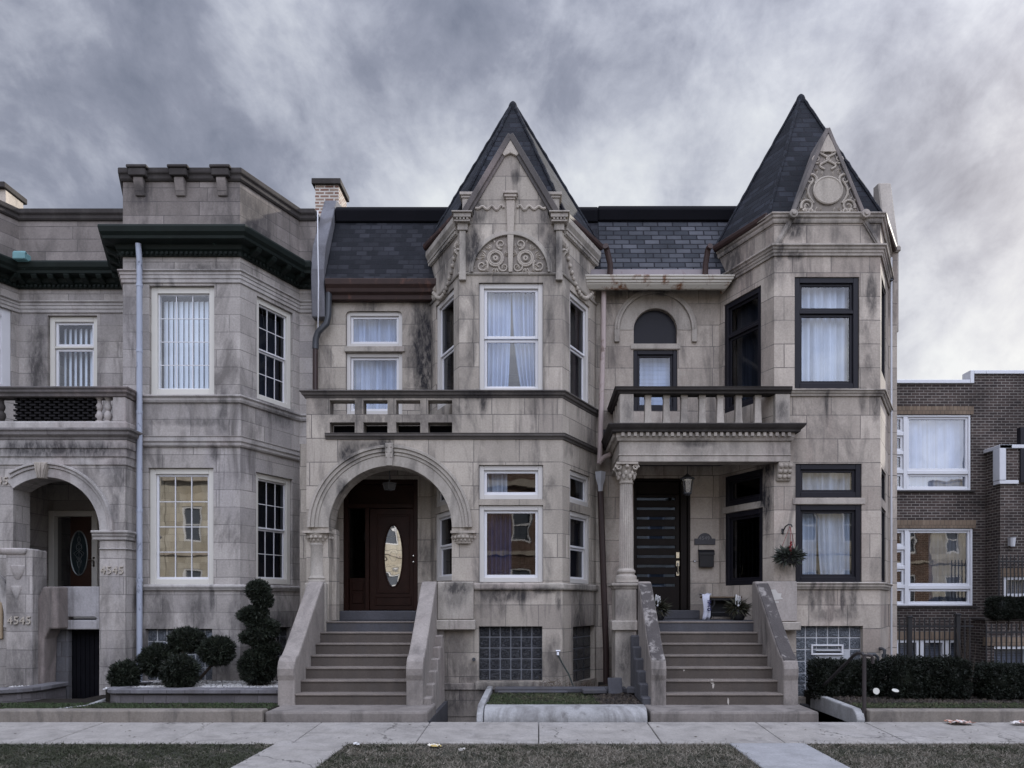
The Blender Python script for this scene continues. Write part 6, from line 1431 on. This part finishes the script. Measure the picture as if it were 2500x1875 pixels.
# bench with scrolled iron ends, bag on it
bx, by = X(1717,13.6), 13.6; bx2_ = X(1812,13.6); zs = Z(1456,13.6)
t = thing('bench', 'small wooden bench with scrolled black iron legs on the columned porch', 'bench', ((bx+bx2_)/2, by+.15, 1.4))
for k in range(3):
    m = M(); m.box(bx, bx2_, by+k*.105, by+k*.105+.095, zs-.03, zs); m.build('seat_slat', plain('weathered_oak', (.11,.08,.055), .7, .2, var=.3), t, bevel=.006)
for xx in (bx+.14, bx2_-.1):
    m = M()
    for yy in (by+.03, by+.28):
        m.tube([(xx-.06,yy,zs-.03),(xx+.06,yy,zs-.06),(xx+.075,yy,zs-.14),(xx+.02,yy,zs-.22),(xx+.0,yy,zs-.3),(xx+.03,yy,zs-.36),(xx-.03,yy,1.4)], .016, 7)
    m.tube([(xx,by+.03,zs-.3),(xx,by+.28,zs-.3)], .012, 6); m.tube([(xx-.06,by+.03,zs-.035),(xx-.06,by+.28,zs-.035)], .014, 6)
    m.build('leg', IRON, t, smooth=True)
m = M(); m.box(bx+.16, bx2_-.02, by+.26, by+.285, 1.45, zs-.035); m.box(bx+.1, bx2_-.02, by+.02, by+.25, zs-.07, zs-.031); m.build('dark_infill', IRON, t)  # dark boards added to darken the space under the seat
m = M(); m.tube([(bx+.14,by+.15,zs-.3),(bx2_-.1,by+.15,zs-.3)], .012, 6); m.build('stretcher', IRON, t)
t = thing('bag', 'white plastic bag with dark blue lettering draped over the end of the bench', 'bag', (bx+.05, by, 1.4))
m = M(); NX, NZ_ = 10, 16
prof = [(by+.3,zs+.02),(by+.15,zs+.045),(by+.02,zs+.05),(by-.045,zs+.02),(by-.06,zs-.05),(by-.065,zs-.15),(by-.07,zs-.27),(by-.06,zs-.36),(by-.05,1.405)]
vs = []
for j, (yy, z_) in enumerate(prof):
    for i in range(NX+1):
        q = i/NX; wd = .13+.1*max(0, 1-j/3)
        vs.append((bx-.02+wd*q+.01*math.sin(j*1.3), yy+.018*math.sin(q*9+j)+.012*math.sin(j*2.+q*4), z_+.014*math.sin(q*7+j*1.7)*(j < 4)))
W = NX+1; m.add(vs, [(j*W+i, j*W+i+1, (j+1)*W+i+1, (j+1)*W+i) for j in range(len(prof)-1) for i in range(NX)])
o = m.build('bag_body', plain('white_plastic', (.46,.47,.54), .5, .3, var=.05), t, smooth=True, angle=180); sd = o.modifiers.new('thick', 'SOLIDIFY'); sd.thickness = .004
m = M(); fb = Fr((bx, by-.095), (bx+.2, by-.095))   # dark blue print: a block letter H and a round letter, read sideways down the bag
q0 = .055
for a, b, c_, d_ in ((q0,.12,-.12,-.105),(q0,.12,-.19,-.175),(q0+.022,.095,-.175,-.12)): m.obox(fb, a, b, .0, .004, zs+c_, zs+d_)
m.obox(fb, q0+.0, .12, 0, .004, zs-.09, zs-.075)
for a in range(12): m.obox(fb, q0+.03+.028*math.cos(a*.5236)-.01, q0+.03+.028*math.cos(a*.5236)+.01, 0, .004, zs-.24+.022*math.sin(a*.5236)-.007, zs-.24+.022*math.sin(a*.5236)+.007)
m.build('printed_lettering', plain('navy_ink', (.02,.02,.09), .5), t)
# gas meter, spotlights, handrail, hose
gxm, gym = X(2153,12.85), 12.85
t = thing('gas_meter', 'grey gas meter with bent pipes and white label at the corner of the rosy house', 'gas meter', (gxm, gym, .4))
m = M(); m.box(gxm-.1, gxm+.09, gym-.1, gym+.06, Z(1650,gym), Z(1615,gym)); m.build('meter_body', plain('meter_grey', (.2,.2,.21), .5), t, bevel=.03, seg=2)
m = M(); m.box(gxm-.07, gxm+.03, gym-.112, gym-.101, Z(1629,gym), Z(1618,gym)); m.build('label_plate', WHITE, t, bevel=.004)
m = M()
for k in range(4): m.box(gxm-.06+k*.022, gxm-.048+k*.022, gym-.116, gym-.1125, Z(1626,gym), Z(1622,gym))
m.build('dial_digits', IRON, t)
m = M(); zz_ = Z(1616,gym); m.tube([(gxm+.04,gym,zz_),(gxm+.04,gym,zz_+.12),(gxm+.05,gym,zz_+.2),(gxm+.06,gym+.1,zz_+.22),(gxm+.06,YB+.2,zz_+.22)], .028, 8); m.tube([(gxm-.07,gym,zz_-.02),(gxm-.07,gym,zz_+.08),(gxm-.12,gym,zz_+.13),(gxm-.25,gym,zz_+.13)], .028, 8); m.tube([(gxm+.04,gym,zz_+.08),(gxm+.04,gym,zz_+.14)], .045, 8); m.build('pipe', ZINC, t, smooth=True)
t = thing('garden_spotlight', 'round white garden spotlight facing the street under the hedge', 'spotlight', (X(2139,11.8), 11.8, .17))
def spot(t, x, y, tilt, z=.3):
    m = M(); dv = Vector((0,-math.cos(tilt),math.sin(tilt))); c = Vector((x,y,z)); m.tube([c-dv*.1, c-dv*.02, c], [.03,.05,.055], 14); m.build('housing', IRON, t, smooth=True)
    m = M(); m.tube([c, c+dv*.008], .052, 16); m.build('lens', plain('white_lens', (.62,.61,.56), .3, .5), t); m = M(); m.tube([(x,y+.06,.17),(x,y+.05,z)], .008, 6); m.build('stake', IRON, t)
spot(t, X(2139,11.8), 11.8, .15)
t = thing('garden_spotlight', 'white garden spotlight tipped upwards on a stake under the hedge', 'spotlight', (X(2186,11.7), 11.7, .17)); spot(t, X(2186,11.7), 11.7, 1.15, .32)
t = thing('rock', 'pale flat rock half hidden beneath the gap between hedges', 'rock', (X(2177,12.15), 12.15, .17))
m = M(); m.lathe((X(2177,12.15),12.15,.33), [(.13,0),(.12,.03),(.06,.06),(.01,.065)], 9, 1, .6); m.box(X(2177,12.15)-.1,X(2177,12.15)+.1,12.1,12.2,.15,.33); m.build('stone', CURBW, t, bevel=.01)
t = thing('handrail', 'rusty dark pipe handrail leading down into the stair well', 'handrail', (4.735, 10.72, 0))
m = M(); m.tube([(4.735,10.72,-.05),(4.735,10.72,.95)], .028, 10); m.build('post', plain('rusty_pipe', (.035,.028,.028), .6, .4, var=.3), t, smooth=True)
m = M(); m.tube([(4.735,10.72,.95),(4.72,10.74,.975),(4.70,10.85,.975),(4.69,10.98,.93),(4.67,11.15,.82),(4.64,12.5,.12)], .024, 9); m.build('rail', plain('rusty_pipe_rail', (.03,.026,.027), .6, .4, var=.3), t, smooth=True)
m = M(); m.tube([(4.735,10.72,.955),(4.80,10.74,.955),(4.86,10.76,.94),(4.875,10.76,.9),(4.875,10.76,.83)], .024, 9); m.build('elbow', plain('rusty_pipe_elbow', (.035,.028,.028), .6, .4, var=.3), t, smooth=True)
t = thing('garden_hose', 'dark hose hanging from the wall tap of the buff house', 'hose', (X(1362,12.95), 12.95, .2))
m = M(); m.tube([(X(1362,Y0),Y0,Z(1594,Y0)),(X(1362,12.9),12.9,Z(1594,12.9)),(X(1362,12.9),12.88,Z(1600,12.9))], .022, 8); m.tube([(X(1357,12.9),12.9,Z(1589,12.9)),(X(1368,12.9),12.9,Z(1589,12.9))], .018, 6); m.build('tap', ALU, t, smooth=True)
m = M(); m.tube([(X(1363,12.88),12.88,Z(1600,12.9)),(X(1374,12.88),12.9,Z(1622,12.9)),(X(1388,12.88),12.92,Z(1645,12.9)),(X(1402,12.8),12.85,.22),(X(1440,12.6),12.6,.2)], .014, 7); m.build('hose', plain('green_hose', (.035,.045,.042), .5), t, smooth=True)
m = M(); m.tube([(X(1157,Y0),Y0,Z(1609,Y0)),(X(1157,12.93),12.9,Z(1609,Y0))], .03, 10); o = m.build('wall_tap', ZINC, None, smooth=True); tag(o, 'small grey pipe stub on the wall beside the dark glass block window', 'pipe stub')
# iron fences
def fence(label, x0, x1, y, z0, z1, posts, sp=.085, ptop=.06):
    t = thing('iron_fence', label, 'fence', ((x0+x1)/2, y, z0))
    for xp, hp in posts:
        m = M(); m.box(xp-.035, xp+.035, y-.035, y+.035, z0-.1, z1+hp); m.hexa([(xp-.045,y-.045),(xp+.045,y-.045),(xp+.045,y+.045),(xp-.045,y+.045)], z1+hp, z1+hp+.03); m.build('post', IRON, t, bevel=.005)
    m = M(); m.box(x0, x1, y-.012, y+.012, z1-.16, z1-.13); m.box(x0, x1, y-.012, y+.012, z0+.12, z0+.15); m.build('rail', IRON, t)
    m = M(); k = int((x1-x0)/sp)
    for i in range(k+1):
        x = x0+sp*i; m.box(x-.009, x+.009, y-.009, y+.009, z0+.05, z1-.03); m.hexa([(x-.009,y-.009),(x+.009,y-.009),(x+.009,y+.009),(x-.009,y+.009)], z1-.03, z1)
    m.build('pickets', IRON, t)
fence('black iron picket fence with two square posts before the brick building', X(2196,12.5), X(2376,12.5), 12.5, .17, Z(1508,12.5), [(X(2220,12.5), 0.0), (X(2346,12.4), .04)])
fence('black iron picket fence at the right edge behind the last hedge', X(2408,12.45), X(2408,12.45)+2.6, 12.45, .17, Z(1523,12.45), [(X(2408,12.45)+1.3, .03)])
fence('black iron railing on the ledge of the brick building', X(2440,17.1), X(2440,17.1)+2.4, 17.12, ZL+.06, Z(1355,17.1), [(X(2440,17.1)+1.5, .02)], .09)
# litter
def litter(name, label, u, v, z, w_, cols, n=3, hgt=.03):
    y = (EYE-z)*F/(v-V0); x = X(u, y); t = thing(name, label, 'litter', (x, y, z))
    for i in range(n):
        m = M(); k = 6; vs = []
        ox, oy = R.uniform(-w_*.3,w_*.3), R.uniform(-.03,.03)
        for a in range(k):
            for b in range(4): vs.append((x+ox+w_*(a/(k-1)-.5)*.8+R.uniform(-.01,.01), y+oy+w_*.45*(b/3-.5)+R.uniform(-.012,.012), z+.006+R.random()*hgt))
        m.add(vs, [(a*4+b, (a+1)*4+b, (a+1)*4+b+1, a*4+b+1) for a in range(k-1) for b in range(3)])
        o = m.build('scrap', plain('litter_'+name+str(i), cols[i % len(cols)], .7, .2, var=.2), t); s = o.modifiers.new('thick', 'SOLIDIFY'); s.thickness = .003
litter('paper_litter', 'crumpled cream and yellow paper wrapper on the verge grass', 1068, 1823, -.055, .17, [(.6,.56,.48),(.5,.38,.15),(.6,.6,.58)])
litter('paper_litter', 'small white paper scrap at the edge of the verge', 868, 1820, -.055, .08, [(.62,.62,.62)], 2)
litter('paper_litter', 'pale crumpled scrap lying alone in the worn grass', 1127, 1834, -.06, .06, [(.5,.48,.45)], 2)
litter('paper_litter', 'crushed orange and white wrapper on the pavement below the right curb', 2336, 1767, .005, .30, [(.55,.52,.5),(.33,.17,.12),(.42,.25,.2)], 4, .045)
litter('paper_litter', 'orange and white wrapper at the far right edge of the pavement', 2490, 1768, .005, .22, [(.55,.52,.5),(.33,.17,.12)], 3, .04)
lf = M()
for i in range(70):
    x, y = R.uniform(-7,7), R.uniform(9.35,10.55); z = -.056*(10.6-y)/1.28+.006; a = R.random()*6; s_ = R.uniform(.012,.03)
    lf.add([(x+s_*math.cos(a),y+s_*math.sin(a),z),(x+s_*.4*math.cos(a+1.6),y+s_*.4*math.sin(a+1.6),z+.006),(x-s_*math.cos(a),y-s_*math.sin(a),z+.002),(x+s_*.4*math.cos(a-1.6),y+s_*.4*math.sin(a-1.6),z+.005)], [(0,1,2,3)])
stuff(lf.build('leaf_litter', plain('dry_leaf', (.06,.045,.03), .9, .1, var=.4)), 'tiny dry leaves scattered over the pale pavement', 'leaves')

# ================================================================== the sunlit row across the street, seen in the window panes
OPS = [stone('sunlit_limestone', (.46,.43,.37), row=.4, bw=.9, dirt=.2, tint=(.45,.38,.28)), bricks('red_brick_opposite', (.10,.06,.047), (.14,.085,.065), (.25,.22,.2), row=.09, bw=.26)]
for i in range(11):
    x0 = -46+i*8.2; mt = OPS[1] if i in (5, 8) else OPS[0]; H = 9.2+((i*37) % 5)*.35
    t = thing('row_house', 'red brick house across the street seen only as a reflection' if i in (5, 8) else 'sunlit pale stone house across the street seen only as a reflection', 'house', (x0+4, -16, 0), 'brick houses across the street' if i in (5, 8) else 'stone houses across the street')
    f = Fr((x0+8.15, -16), (x0, -16)); hs = []
    for z in (1.6, 5.2):
        for s_ in (1.0, 3.6, 6.1): hs.append((s_, s_+1.1, z, z+2.0))
    m = M(); m.panel(f, [(0,-.3),(f.L,-.3),(f.L,H),(0,H)], [hole(h) for h in hs], t=.3); m.box(x0, x0+8.15, -26, -16.4, -.3, H-.5); m.build('wall', mt, t)
    m = M(); m.obox(f, 0, f.L, 0, .35, H-.9, H-.55); m.obox(f, 0, f.L, 0, .12, 4.4, 4.6); m.obox(f, 0, f.L, -.3, .08, H, H+.12); m.build('cornice', S_CARVE, t)
    for h in hs:
        m = M(); m.ring(f, h[0], h[1], h[2], h[3], .1, -.2, -.05); m.obox(f, h[0]+.1, h[1]-.1, -.18, -.08, (h[2]+h[3])/2-.04, (h[2]+h[3])/2+.04); w_ = m.build('window', WHITE, t)
        m = M(); m.obox(f, h[0]+.1, h[1]-.1, -.17, -.15, h[2]+.1, h[3]-.1); m.build('pane', plain('opp_pane', (.08,.09,.11), .1, .6) if 'opp_pane' not in bpy.data.materials else bpy.data.materials['opp_pane'], w_)
